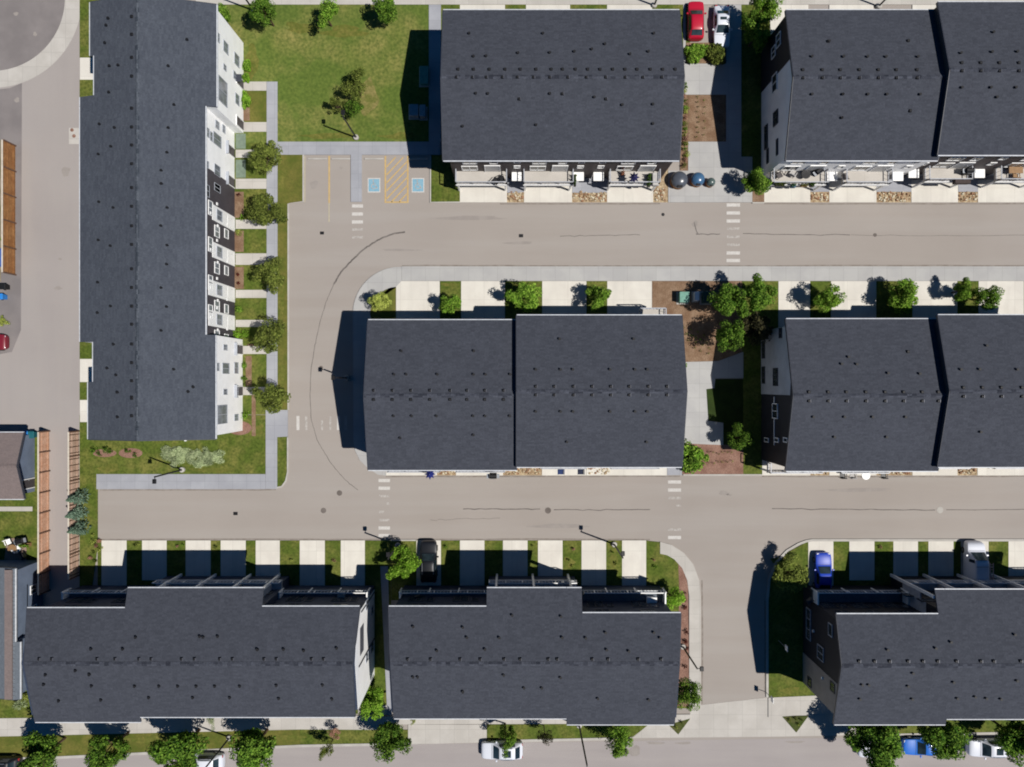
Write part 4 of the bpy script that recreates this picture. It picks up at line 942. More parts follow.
def neighbour(name, label, px0, px1, py0, py1, ridge_py, zr, mat, wall):
    root = thing(name, label, 'house', (*G((px0+px1)/2, (py0+py1)/2), 0))
    vr = PY(ridge_py, zr); sl = .35
    yn, ys = eave(383.5-py0, 0, vr, zr, sl)[0], eave(383.5-py1, 0, vr, zr, sl)[0]
    hh = zr_at(yn, vr, zr, sl); X0, X1 = PX(px0, hh), PX(px1, hh)
    roof_part(root, 'x', [(X0, X1, ys, yn)], vr, zr, sl, mat)
    wall_part(root, 'x', [(X0+.3, X1-.7, ys+.4, yn-.4)], vr, zr, sl, wall)
    f = Fac('y', X1-.7, 1); f.door(root, ys+1.4)
    f = Fac('x', yn-.4, 1); f.window(root, (X0+X1)/2, 1.8, 1.4, 1.2, 1); f = Fac('x', ys+.4, -1); f.window(root, (X0+X1)/2, 1.8, 1.4, 1.2, 1)
    return root
build_top_middle(); build_top_right(); build_mid_right(); build_mid_left(); build_west_row()
build_south_west(); build_south_middle(); build_south_east()
neighbour('garage', 'detached garage with a brown shingle roof by the cedar alley fence', -50, 23.5, 432.5, 499, 466, 4.3, 'roof_brown', 'blue_wall')
# ------------------------------------------------------------------ plants
def crown(seed, R, zc, hz, n, leaves, leaf, droop=.0, mat='green', spiky=0.0, hole=0.0):
    rnd = random.Random(seed); mb = MB()
    cl = []
    for i in range(n):
        a = rnd.uniform(0, 2*math.pi); u = rnd.uniform(-.75, 1); rr = R*(.25+.72*rnd.random()**.7)
        c = math.sqrt(max(0, 1-u*u))
        lob = 1+.2*math.sin(3*a+seed)+.13*math.sin(5*a+2*seed)
        cl.append((Vector((math.cos(a)*c*rr*lob, math.sin(a)*c*rr*lob, zc+u*hz*(.55+.45*rnd.random()))), R*rnd.uniform(.24, .46)))
    for (p, cr) in cl:
        for k in range(leaves):
            d = Vector((rnd.gauss(0, 1), rnd.gauss(0, 1), rnd.gauss(0, 1))).normalized()
            q = p+d*cr*(.35+.65*rnd.random()**.5)
            nrm = (d+Vector((rnd.gauss(0, .5), rnd.gauss(0, .5), .6+rnd.gauss(0, .4)))).normalized()
            t = nrm.orthogonal().normalized(); t = Matrix.Rotation(rnd.uniform(0, 6.28), 3, nrm) @ t; b = nrm.cross(t)
            L_ = leaf*rnd.uniform(.6, 1.3); W_ = L_*rnd.uniform(.45, .7)*(1-spiky*.6)
            mb.face([q-t*L_*.5, q-b*W_*.5+t*L_*.05, q+t*L_*.55-nrm*L_*.12, q+b*W_*.5+t*L_*.05])
    return mb.mesh('crown', L[mat])
def trunk_mesh(seed, R, zc, hz, r0=.11, mat='bark'):
    rnd = random.Random(seed+99); mb = MB()
    top = zc+hz*.4
    pts = [(0, 0, 0), (rnd.gauss(0, .04), rnd.gauss(0, .04), zc*.35), (rnd.gauss(0, .08), rnd.gauss(0, .08), zc*.75), (rnd.gauss(0, .12), rnd.gauss(0, .12), top)]
    mb.tube(pts, [r0*1.25, r0, r0*.75, r0*.2], 8)
    for k in range(7):
        a = k*6.28/7+rnd.uniform(-.4, .4); z0 = zc*rnd.uniform(.4, .85); e = R*rnd.uniform(.5, .8)
        mb.tube([(0, 0, z0), (math.cos(a)*e*.45, math.sin(a)*e*.45, z0+e*.4), (math.cos(a)*e, math.sin(a)*e, z0+e*rnd.uniform(.5, .9))], [r0*.5, r0*.33, r0*.1], 6)
    return mb.mesh('trunk', M[mat])
_cache = {}
def tree(name, px, py, rpx, mat, label, hc=3.2, variant=0, group=None, n=22, leaves=70, leaf=.29, hz=.85, spiky=0.0, cat='tree'):
    "crown centre seen at (px, py); rpx its radius in the photo"
    R = rpx/S*(H-hc)/H*.98; leaves = int(leaves*2.7); n = n+4; leaf *= .8
    key = (mat, variant, n, leaves, leaf, spiky)
    if key not in _cache:
        _cache[key] = (crown(11+variant*7, 1.8, 3.2, 1.8*hz, n, leaves, leaf, mat=mat, spiky=spiky), trunk_mesh(11+variant*7, 1.8, 3.2, 1.5))
    cm, tm = _cache[key]
    x, y = G(px, py, hc)
    rz = random.uniform(0, 6.28)
    t = thing(name, label, cat, (x, y, 0), rz, group, (R/1.8, R/1.8, hc/3.2))
    obj('trunk', tm, t); obj('crown', cm, t)
    return t
def shrub(name, px, py, rpx, mat, label, hgt=.8, variant=0, group=None, cat='shrub', leaf=.16, n=9, leaves=40, spiky=0.0, sy=1.0):
    R = rpx/S
    key = ('s', mat, variant, leaf, n, leaves, spiky)
    if key not in _cache: _cache[key] = crown(200+variant*5, 1.0, .5, .5, n, leaves, leaf/ .8, mat=mat, spiky=spiky)
    x, y = G(px, py, hgt*.5)
    o = obj(name, _cache[key], None, (x, y, .06), random.uniform(0, 6.28) if sy == 1 else 0, (R, R*sy, hgt))
    return tag(o, label, cat, group)
g = 'street trees along the footpath in front of the white row'
tree('street_tree', 267, 157, 16, 'olive', 'olive tree at the top end of the footpath, beside the visitor parking', 3.0, 0, g)
tree('street_tree', 266, 212, 17, 'olive', 'second olive tree down the footpath before the white row', 3.0, 1, g)
tree('street_tree', 269, 276, 16, 'olive', 'third olive tree down the footpath, before the charcoal-clad units', 3.0, 2, g)
tree('street_tree', 269, 336, 17, 'olive', 'fourth olive tree down the footpath, spreading over the end of a short lawn', 3.0, 3, g)
tree('street_tree', 272, 397, 15, 'olive', 'last olive tree down the footpath, nearest the wide paved corner', 3.0, 1, g)
g = 'young trees along the top edge of the lawn'
tree('lawn_tree', 264, 11, 13, 'deep', 'green tree at the top left of the lawn, beside a lamp post', 3.4, 0, g)
tree('lawn_tree', 325, 13, 14, 'green', 'sparse green tree, middle of the three along the top of the lawn', 3.0, 2, g, n=14, leaves=50)
tree('lawn_tree', 386, 8, 13, 'deep', 'green tree at the top right of the lawn, near the concrete walk', 3.0, 3, g)
tree('lawn_tree', 356, 86, 14, 'olive', 'larger dark olive-leaved tree on the lawn, partly over a dry grass ring', 2.6, 1, None, n=15, leaves=50)
tree('lawn_tree', 337, 106, 8, 'olive', 'smallest dark olive tree on the lawn, left of its neighbours', 2.2, 2, None, n=10, leaves=45)
tree('lawn_tree', 353, 107, 11, 'deep', 'green tree in the lawn cluster just above the lamp post', 2.2, 3, None, n=12, leaves=45)
tree('lawn_tree', 219, 12, 9, 'green', 'small green tree tucked against the north corner of the white row', 3.0, 2)
tree('driveway_tree', 449, 303, 10.5, 'green', 'small green tree between the first two driveways of the centre block', 2.6, 0)
tree('driveway_tree', 525, 296, 15, 'green', 'wide green tree on the middle lawn strip north of the centre block', 2.8, 1)
tree('driveway_tree', 597, 297, 12, 'green', 'green tree between the last two driveways of the centre block', 2.8, 2)
tree('driveway_tree', 380, 302, 10, 'yellow', 'pale yellow-green tree in the rounded grass corner of the centre block', 2.2, 3)
tree('driveway_tree', 829, 299, 14, 'green', 'round green tree on the first lawn strip of the right middle block', 2.8, 3)
tree('driveway_tree', 902, 297, 16, 'green', 'green tree on the wide lawn strip between two pale driveways', 2.8, 0)
tree('driveway_tree', 965, 290, 10, 'green', 'slim green tree, left one of the pair near the right edge', 2.6, 2)
tree('driveway_tree', 988, 297, 12, 'deep', 'dark green tree, right one of the pair near the right edge', 2.8, 1)
tree('garden_tree', 728, 302, 17, 'deep', 'big green tree beside the green utility boxes', 4.0, 1, n=24)
tree('garden_tree', 761, 293, 16, 'deep', 'big green tree at the north edge of the garden, by the first right-hand driveway', 4.0, 2, n=24)
tree('garden_tree', 729, 336, 15, 'deep', 'green tree just above the bent concrete path', 3.8, 3, n=22)
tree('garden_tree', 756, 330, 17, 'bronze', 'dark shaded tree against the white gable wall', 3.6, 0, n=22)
tree('garden_tree', 740, 438, 12, 'deep', 'round tree in the shaded lawn beside the black gable', 3.0, 1)
tree('garden_tree', 757, 180, 13, 'green', 'green tree at the corner by the big waste domes and the crosswalk', 3.0, 0)
tree('garden_tree', 758, 33, 14, 'deep', 'green tree beside the white car in the top stalls', 3.2, 2)
tree('garden_tree', 766, 8, 14, 'green', 'bright green tree at the top edge, beside the upper path', 4.2, 1)
tree('garden_tree', 752, 22, 10, 'deep', 'narrow dark tree squeezed between two trees near the white car', 2.8, 3)
tree('driveway_tree', 401, 563, 15, 'lime', 'bright lime green tree beside the black car', 3.2, 2, n=24, leaves=80)
tree('garden_tree', 791, 574, 17, 'olive', 'dark olive tree in the rounded lawn corner beside the blue driveway car', 2.2, 1)
tree('garden_tree', 671, 597, 12, 'lime', 'bright lime bush-like tree beyond the east end of the bottom centre row', 2.4, 0, n=16)
tree('garden_tree', 687, 694, 14, 'green', 'tall ragged green tree at the south-east corner of the bottom centre row', 3.8, 3, n=22, spiky=.5)
tree('garden_tree', 372, 703, 15, 'lime', 'lime green tree in the grass gap between the two bottom rows', 3.2, 3)
g = 'large street trees along the bottom street'
tree('street_tree', 40, 758, 19, 'deep', 'dense street tree nearest the bottom left corner', 4.6, 0, g, n=26, leaves=90)
tree('street_tree', 107, 752, 17, 'deep', 'second dense street tree from the bottom left corner', 4.6, 2, g, n=26, leaves=90)
tree('street_tree', 181, 750, 22, 'deep', 'largest dense street tree of the bottom left verge, left of the parked white car', 4.8, 1, g, n=28, leaves=95)
tree('street_tree', 253, 750, 21, 'deep', 'dense street tree just right of the white car cut by the bottom edge', 4.8, 3, g, n=28, leaves=95)
tree('street_tree', 389, 741, 17, 'deep', 'round green street tree at the left of the wide concrete apron', 4.0, 1, g, n=24, leaves=80)
tree('street_tree', 505, 739, 12, 'green', 'light open street tree leaning over the white car in the street', 3.8, 2, g, n=12, leaves=45)
tree('street_tree', 545, 736, 7.5, 'bronze', 'very small dark street tree right of the lone white car', 2.6, 0, g, n=10, leaves=40)
tree('street_tree', 616, 742, 16, 'green', 'spiky green street tree above a grey patch of asphalt', 3.6, 0, g, n=20, leaves=70, spiky=.4)
tree('street_tree', 874, 744, 24, 'deep', 'big spreading street tree covering most of a white car, bottom right', 4.8, 2, g, n=30, leaves=95)
tree('street_tree', 945, 737, 20, 'deep', 'green street tree between the blue car and the white car, bottom right', 4.8, 1, g, n=28, leaves=90)
tree('street_tree', 1018, 738, 19, 'deep', 'dark street tree in the bottom right corner', 4.8, 0, g, n=28, leaves=90)
tree('street_tree', 334, 735, 6.5, 'rust', 'small rusty-leaved sapling on the bottom verge', 1.6, 1, None, n=9, leaves=40)
tree('street_tree', 327, 751, 8, 'olive', 'small olive street tree at the kerb below the rusty sapling', 2.8, 3, None, n=10, leaves=45)
tree('street_tree', 210, 722, 7, 'pale', 'thin pale sapling on the bottom footpath beside a lamp post', 1.6, 2, None, n=9, leaves=22)
tree('street_tree', 412, 721, 4, 'yellow', 'tiny yellow-green sapling at the edge of the concrete apron', 1.2, 2, None, n=8, leaves=30)
for i, (x, y, w_) in enumerate(((76, 498, 'northernmost'), (75, 514, 'middle'), (77, 529, 'southernmost'))):
    R = .95; xx, yy = G(x, y, 1.4)
    key = ('spruce', i)
    mb = MB(); rnd = random.Random(i)
    for k in range(620):
        t = rnd.random()**.8; a = rnd.uniform(0, 6.28); r = (1-t)*R*(.55+.45*rnd.random())*(1+.12*math.sin(7*a+9*t)); z = .15+t*3.1
        d = Vector((math.cos(a), math.sin(a), .25)); p = Vector((math.cos(a)*r, math.sin(a)*r, z)); s_ = Vector((-math.sin(a), math.cos(a), 0))
        l = .34*(1-.5*t); mb.face([p-d*l*.4, p+s_*.07, p+d*l*.6-Vector((0, 0, .06)), p-s_*.07])
    t_ = thing('spruce_tree', f'{w_} of the three small blue-grey spruces by the pale alley fence', 'tree', (xx, yy, 0), 0, 'three spruces by the fence')
    tm = MB(); tm.tube([(0, 0, 0), (0, 0, 3.0)], [.09, .02], 8); tm.build('trunk', M['bark'], t_)
    obj('crown', mb.mesh('crown', L['spruce']), t_)
# hedges and shrubs
shrub('hedge', 695, 53, 9, 'green', 'leafy hedge clump below the red car, in the sun', 1.2, 0, None, 'hedge', n=60, leaves=70, leaf=.2)
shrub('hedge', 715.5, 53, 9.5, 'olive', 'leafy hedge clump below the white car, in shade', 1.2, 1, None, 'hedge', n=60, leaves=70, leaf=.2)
shrub('bush', 692, 457, 14, 'green', 'large green bush at the east end of the centre block, by the red mulch bed', 1.6, 2, None, n=50, leaves=70, leaf=.17)
shrub('bush', 684.5, 366, 4, 'lime', 'small lime bush peeping out beside the centre block at the pale path', 1.0, 1, None)
for i, (x, y, r) in enumerate(((168, 452, 8), (180, 455, 9), (193, 457, 9), (206, 457, 9), (218, 456, 7), (174, 461, 6), (200, 463, 6))):
    shrub('juniper', x, y, r, 'pale', 'low grey-green juniper, one of a merged clump at the south end of the white row', .5, i % 3, 'juniper clump by the lamp', n=26, leaves=90, leaf=.14, spiky=.4)
for i, (x, y, r) in enumerate(((93, 450, 4), (107, 449, 4.5), (111, 451, 3), (99, 454, 3), (127, 452, 3.5), (135, 455, 2.6))):
    shrub('shrub', x, y, r, 'deep', 'small dark shrub beside the reddish mulch islands at the south end of the white row', .7, i, 'shrubs by the mulch islands')
g = 'clipped hedge segments against the white row'
for i, (x, y, rx, w_) in enumerate(((247, 66, 4.2, 'top hedge segment, upper one by the dark doorway canopy'), (246.5, 78, 3.6, 'hedge segment just above the dark doorway canopy'), (246, 101, 4.5, 'hedge segment just below the dark doorway canopy'))):
    shrub('hedge', x, y, rx, 'lime', 'bright green '+w_, .8, i, g, 'hedge', n=26, leaves=60, leaf=.2, sy=(1.5, 1.3, 2.2)[i])
shrub('bush', 243, 217, 3.5, 'lime', 'tiny lime bush in a mulch bed at the charcoal units', .6, 0)
shrub('bush', 239, 232, 4, 'yellow', 'yellow-green bush in the mulch bed below the charcoal doorway', .6, 1)
shrub('bush', 240, 310, 5.5, 'green', 'green bush filling the bed at the last charcoal unit, upper one', .8, 2)
shrub('bush', 239, 334, 6, 'lime', 'lime bush at the step between charcoal and white fronts', .9, 0, n=12)
shrub('bush', 245, 334, 5, 'lime', 'lime bush overhanging the footpath stub by the white front step', .9, 1)
shrub('bush', 244, 366, 4, 'green', 'green bush along the white front, upper of a pair', .8, 1)
shrub('bush', 244, 378, 4, 'green', 'green bush along the white front, lower of a pair', .8, 2)
shrub('bush', 245, 415, 4.5, 'lime', 'lime bush at the south end of the white front', .8, 0)
for i, (x, y) in enumerate(((239, 195), (238, 275), (239, 283))): shrub('shrub', x, y, 2.2, 'red', 'tiny dark red shrub in a mulch bed along the charcoal front', .5, i, 'dark red shrubs along the charcoal front')
g = 'dark red round shrubs in the curved mulch strip'
for i, (x, y, r) in enumerate(((684.5, 592.5, 1.8), (683.5, 599, 3), (684.5, 607.5, 3.2), (686, 632, 3), (686, 641, 3.2), (686.5, 648, 2.4), (685, 666, 2.6))):
    shrub('shrub', x, y, r, 'red', 'round dark red shrub in the mulch strip beside the curved footpath', .55, i % 3, g)
g = 'grass tufts planted in rows'
for i in range(6):
    for j in range(2): shrub('grass_tuft', 708.5+i*4.7, 452.5+j*9.5+random.uniform(-1, 1), 2.2, ('olive', 'yellow')[i % 2], 'low grass tuft planted in rows in the red mulch bed south of the bent path', .5, i % 3, g, 'grass tuft', n=5, leaves=22, spiky=.6)
g = 'small plants in the sunny mulch bed'
for i in range(9): shrub('bed_plant', 697.5+random.uniform(-.8, .8), 97+i*5, 1.9, 'olive', 'small plant in the column down the mulch bed between the top blocks', .4, i % 3, g, 'plant', n=5, leaves=20)
for i in range(6): shrub('bed_plant', 704.5+random.uniform(-.8, .8), 100+i*7, 1.5, 'green', 'small plant in the column down the mulch bed between the top blocks', .4, i % 3, g, 'plant', n=5, leaves=20)
g = 'seedling shrubs in the brown bed'
random.seed(3)
for i in range(7):
    for j in range(4):
        if (i+j) % 2 == 0 or j == 1: shrub('bed_plant', 684+i*3.4+j*2.2, 327+j*6.5+i*1.4, 2.1, ('olive', 'green')[(i+j) % 2], 'low shrub in the scattered planting below the green utility boxes', .45, i % 3, g, 'plant', n=5, leaves=20)
g = 'planting along the east wall of the top middle block'
for i in range(16): shrub('bed_plant', 684.5+random.uniform(-1.5, 1.5), 86+i*5.3, random.uniform(2.8, 4.2), ('green', 'yellow', 'rust', 'olive')[i % 4], 'leafy plant in the narrow planting strip along the east wall of the top middle block', .6, i % 3, g, 'plant')
g = 'small plants on the verges between driveways'
for i, (x, y) in enumerate(((136, 545), (139, 544), (178, 546), (183, 545), (216, 547), (292, 560), (334, 560), (446, 547), (569, 560), (573, 566), (574, 549), (613, 552), (616, 563), (533, 546), (654, 560), (655, 566), (997, 557), (998, 562), (880, 547))):
    shrub('bed_plant', x, y, random.uniform(1.4, 2.6), ('olive', 'yellow', 'rust', 'green')[i % 4], 'small plant on a grass strip between two driveways of the bottom rows', .5, i % 3, g, 'plant')
g = 'dry plants by the alley end'
for i, (x, y) in enumerate(((93, 541), (96, 546), (94, 552), (99, 549), (91, 558), (95, 561), (93, 535), (100, 541))):
    shrub('bed_plant', x, y, random.uniform(1.8, 3.4), ('yellow', 'rust', 'olive')[i % 3], 'dry straw-coloured plant at the end of the alley lawn', .6, i % 3, g, 'plant')
g = 'plants in the small triangular beds'
for i, (x, y) in enumerate(((789, 720), (795, 718), (798, 724), (801, 719), (676, 727), (681, 722))): shrub('bed_plant', x, y, 2.0, ('yellow', 'olive')[i % 2], 'small plant in a triangular bed in the concrete crossing', .5, i % 3, g, 'plant')
shrub('bush', 20, 704, 6, 'pale', 'pale flowering bush at the corner of the left neighbour house', 1.2, 0, n=14)
shrub('bush', 27, 697, 5, 'yellow', 'yellow-green bush under the west end of the bottom left row', 1.0, 1)
# loose rocks
def rocks(polys, seed):
    rnd = random.Random(seed); mb = MB(); mb.smooth = False
    for (x0, y0, x1, y1) in polys:
        for k in range(int((x1-x0)*(y1-y0)/5.0)):
            px, py = rnd.uniform(x0+1, x1-1), rnd.uniform(y0+1, y1-1); x, y = G(px, py); s_ = rnd.uniform(.1, .24)
            vs = [(x+s_*math.cos(t+rnd.uniform(-.3, .3))*rnd.uniform(.7, 1.1), y+s_*math.sin(t)*rnd.uniform(.6, 1), .04) for t in [i*1.05 for i in range(6)]]
            tp = [(x+(a-x)*.6, y+(b-y)*.6, .05+s_*rnd.uniform(.5, .9)) for a, b, c in vs]
            mb.cur = rnd.randrange(3)
            mb.grid(vs+tp, [tuple(range(6, 12))]+[(i, (i+1) % 6, 6+(i+1) % 6, 6+i) for i in range(6)])
    o = mb.build('rock_bed', [M['rock'], plain('rock_pale', T(236, 222, 192), .9), plain('rock_brown', T(170, 128, 96), .9)])
    return tag(o, kind='stuff')
rocks([(507, 191, 524, 202), (572, 191, 607, 202), (653, 188, 666, 202)], 1)
rocks([(810, 191, 829, 202), (876, 191, 911, 202), (957.5, 191, 977.5, 202), (1024, 191, 1040, 202)], 2)
rocks([(437, 466, 456, 475), (503, 466, 542, 475), (586, 466, 610, 475)], 3)
rocks([(810, 466, 829, 475), (876, 466, 912, 475), (957, 466, 977, 475)], 4)
# ------------------------------------------------------------------ vehicles
CARP = {}
def paint(name, c, metal=.0):
    if name not in CARP:
        m, nt, b = _new('car_paint_'+name, .38, .4); b.inputs['Base Color'].default_value = (*c, 1); b.inputs['Metallic'].default_value = metal
        b.inputs['Coat Weight'].default_value = .3; b.inputs['Coat Roughness'].default_value = .08; CARP[name] = m
    return CARP[name]
M['tyre'] = plain('tyre', (.014, .014, .015), .85); M['rim'] = plain('rim', (.42, .43, .45), .3, metal=.8)
M['car_glass'] = glass_mat('car_glass', (.012, .02, .024), .05)
M['lamp_clear'] = plain('lamp_clear', (.7, .7, .72), .15); M['lamp_red'] = plain('lamp_red', (.35, .02, .02), .2)
def car(name, label, loc, rz, colour, kind='suv', sunroof=False, rack=False, group=None):
    t = thing(name, label, {'van': 'van'}.get(kind, 'car'), loc, rz, group)
    Lh, W2, zbelt, ztop = {'suv': (2.3, .93, .98, 1.66), 'sedan': (2.3, .9, .88, 1.44), 'van': (2.75, 1.02, 1.25, 2.35), 'hatch': (2.1, .89, .92, 1.5)}[kind]
    # stations: x, top height, belt half width, top half width
    hood = {'suv': .56, 'sedan': .5, 'van': .62, 'hatch': .54}[kind]
    a = {'suv': (.42, .12, -.62, -.9), 'sedan': (.38, .06, -.45, -.72), 'van': (.62, .36, -.96, -1.0), 'hatch': (.46, .14, -.62, -.93)}[kind]
    hz = zbelt
    st = [(1.0, .62, .62, .5), (.985, .74, .8, .64), (.93, hz-.1, .92, .76), (.8, hz-.03, .97, .82), (a[0]+.03, hz+.03, 1, .84), (a[0], hz+.06, 1, .84),
          (a[1], ztop-.07, 1, .70), (a[1]-.12, ztop, 1, .72), ((a[1]+a[2])/2, ztop+.02, 1, .73), (a[2]+.1, ztop-.02, 1, .71), (a[2], ztop-.07, 1, .69),
          (a[3], (hz+.1 if kind in ('suv', 'hatch', 'sedan') else ztop-.16), .98, .76 if kind != 'van' else .68)]
    if kind == 'sedan': st += [(-.9, hz+.04, .94, .74)]
    st += [(-.975, hz-.06 if kind != 'van' else ztop-.25, .88, .7), (-1.0, .6, .7, .55)]
    def ring(s):
        x, zt, wb, wt = s; x *= Lh; zb = min(zbelt, zt-.03); wb *= W2; wt *= W2
        half = [(wb*.86, .2), (wb*.98, .36), (wb, .58), (wb*.985, zb-.04), (wb*.95, zb), (wt+.02 if zt > zbelt+.2 else wb*.86, max(zb+.01, zt-.06)), (wt*.9, zt), (wt*.45, zt+.025)]
        return [(x, y, z) for y, z in half]+[(x, 0, zt+.035)]+[(x, -y, z) for y, z in half[::-1]]
    R = [ring(s) for s in st]; n = len(R[0])
    mb = MB(); mb.smooth = True
    vs = [p for r in R for p in r]; fs = []
    for i in range(len(R)-1):
        for k in range(n-1): fs.append((i*n+k, (i+1)*n+k, (i+1)*n+k+1, i*n+k+1))
    fs += [tuple(range(n)), tuple(range(len(vs)-1, len(vs)-n-1, -1))]
    mb.grid(vs, fs)
    body = obj('body', mb.mesh('body', colour), t)
    bev = body.modifiers.new('sub', 'SUBSURF'); bev.levels = 1; bev.render_levels = 1
    P = lambda i, k, o=0.012: Vector(R[i][k])+Vector((0, 0, o))
    def patch(nm, quads, o):
        m_ = MB()
        for q in quads: m_.face([Vector(p)+Vector(o) for p in q])
        return m_.build(nm, M['car_glass'], t)
    iw = 5   # index of hood end
    def lerp(p, q, u): return Vector(p).lerp(Vector(q), u)
    def slope_glass(nm, i, j, u0, u1, off):
        m_ = MB()
        for k in range(6, n-7):
            m_.face([lerp(R[i][k], R[j][k], u0)+off, lerp(R[i][k+1], R[j][k+1], u0)+off, lerp(R[i][k+1], R[j][k+1], u1)+off, lerp(R[i][k], R[j][k], u1)+off])
        return m_.build(nm, M['car_glass'], t)
    slope_glass('windshield', 5, 6, .06, 1.0, Vector((.02, 0, .022)))
    slope_glass('rear_window', 10, 11, .05, .8 if kind != 'van' else .9, Vector((-.02, 0, .022)))
    for sgn in (1, -1):
        m_ = MB()
        for i in range(6, 10):
            if kind == 'van' and i >= 7: break
            k0, k1 = (4, 5) if sgn > 0 else (n-5, n-6)
            f = lambda ii, k, u: lerp(R[ii][k0], R[ii][k1], u)+Vector((0, sgn*.02, .004))
            m_.face([f(i, 0, .14), f(i+1, 0, .14), f(i+1, 0, .92), f(i, 0, .92)])
        m_.build('side_window', M['car_glass'], t)
        m_ = MB(); m_.cbox(a[1]*Lh+.25, a[1]*Lh+.42, sgn*(W2+.0), sgn*(W2+.2), zbelt-.02, zbelt+.14, .03); m_.build('mirror', colour, t)
        m_ = MB(); m_.cbox(Lh*.9, Lh*.968, sgn*W2*.52, sgn*W2*.8, .62, .77, .02); m_.build('headlight', M['lamp_clear'], t)
        m_ = MB(); m_.cbox(-Lh*.985, -Lh*.94, sgn*W2*.58, sgn*W2*.86, .7, .9, .02); m_.build('tail_light', M['lamp_red'], t)
        for fx in (.62, -.6):
            m_ = MB(); prof = [(.2, -.11), (.3, -.11), (.335, -.07), (.335, .07), (.3, .11), (.2, .11)]
            vs = []; fs = []; sg = 20
            for r_, w_ in prof:
                for q in range(sg): th = 6.2832*q/sg; vs.append((r_*math.cos(th), w_, r_*math.sin(th)))
            for i in range(len(prof)-1):
                for q in range(sg): fs.append((i*sg+q, i*sg+(q+1) % sg, (i+1)*sg+(q+1) % sg, (i+1)*sg+q))
            m_.smooth = True; m_.grid(vs, fs)
            wh = obj('wheel', m_.mesh('tyre', M['tyre']), t, (fx*Lh, sgn*(W2-.09), .335))
            m_ = MB(); m_.tube([(0, -sgn*.1, 0), (0, sgn*.1, 0)], .21, 16); obj('rim', m_.mesh('rim', M['rim']), wh)
    m_ = MB()
    def seam(i, j, u, k0, k1):
        for k in range(k0, k1):
            p, q = lerp(R[i][k], R[j][k], u), lerp(R[i][k+1], R[j][k+1], u); o = Vector((0, 0, .014)); w_ = Vector((.014, 0, 0))
            m_.face([p-w_+o, p+w_+o, q+w_+o, q-w_+o])
    seam(3, 4, .9, 5, n-6)
    if kind == 'sedan': seam(11, 12, .25, 5, n-6)
    m_.build('panel_seam', M['black'], t)
    if sunroof:
        m_ = MB(); x0, x1 = (a[1]-.22)*Lh, (a[1]-(.36 if kind == 'sedan' else .55))*Lh; m_.cbox(x1, x0, -W2*.4, W2*.4, ztop+.03, ztop+.075, .03); m_.build('sunroof', M['car_glass'], t)
    if kind in ('suv',):
        m_ = MB()
        for sgn in (1, -1): m_.tube([((a[1]-.1)*Lh, sgn*W2*.66, ztop+.06), ((a[2]+.1)*Lh, sgn*W2*.66, ztop+.06)], .025, 6)
        m_.build('roof_rail', M['steel'], t)
    if rack:
        m_ = MB()
        for yy in (-.95, -.62): m_.box(-Lh*.6, Lh*.28, yy-.03, yy+.03, ztop+.22, ztop+.28)
        for k in range(9): x = -Lh*.58+k*Lh*.1; m_.box(x-.02, x+.02, -.95, -.62, ztop+.23, ztop+.27)
        m_.build('ladder', plain('ladder', T(230, 190, 180), .5), t)
        for x in (-Lh*.45, Lh*.12):
            m_ = MB(); m_.box(x-.03, x+.03, -1.0, .8, ztop+.13, ztop+.19); m_.box(x-.028, x+.028, -.9, -.86, ztop-.02, ztop+.15); m_.box(x-.028, x+.028, .72, .76, ztop-.02, ztop+.15)
            m_.build('rack_bar', M['steel'], t)
    return t
white = paint('white', T(240, 240, 244)); red = paint('red', (.42, .008, .03)); blue = paint('blue', (.012, .05, .42)); black = paint('black', (.008, .009, .012)); sky_b = paint('bright_blue', (.02, .14, .55))
DN, UP, LFT, RGT = -math.pi/2, math.pi/2, math.pi, 0
car('parked_car', 'red car in the left top parking stall', (*G(696.5, 19, 1), .0), UP, red, 'hatch')
car('parked_car', 'white car with a small dark sunroof beside the red car', (*G(722.5, 25, 1), .0), DN, white, 'sedan', sunroof=True)
car('parked_car', 'black car on the driveway beside the lime tree', (*G(428.5, 562, 1), .1), UP, black, 'suv')
car('parked_car', 'deep blue car on the first driveway of the bottom right row', (*G(824, 574, 1), .1), UP, blue, 'sedan')
car('parked_van', 'white work van with a pale ladder on its roof rack', (*G(976, 567, 1.2), .1), UP, white, 'van', rack=True)
car('parked_car', 'lone white car parked by the concrete apron under a light tree', (*G(502, 751, .9), .0), LFT, white, 'suv', sunroof=True)
car('parked_car', 'bright blue car at the bottom kerb, between two street trees', (*G(925, 747.5, .9), .0), LFT, sky_b, 'sedan')
car('parked_car', 'white car with a large dark sunroof near the bottom right corner', (*G(990, 748.5, .9), .0), LFT, white, 'suv', sunroof=True)
car('parked_car', 'white car mostly hidden under the big spreading tree at the bottom right', (*G(878, 750, .9), .0), LFT, white, 'hatch')
car('parked_car', 'white car cut by the bottom edge between two dense trees', (*G(202, 763, .9), .0), LFT, white, 'suv')
car('parked_car', 'dark car cut by the bottom left corner', (*G(-2, 766, .9), .0), LFT, black, 'suv')
car('parked_car', 'dark red car whose end shows at the left edge', (*G(-14, 342, .9), .0), RGT, paint('maroon', (.16, .008, .02)), 'hatch')
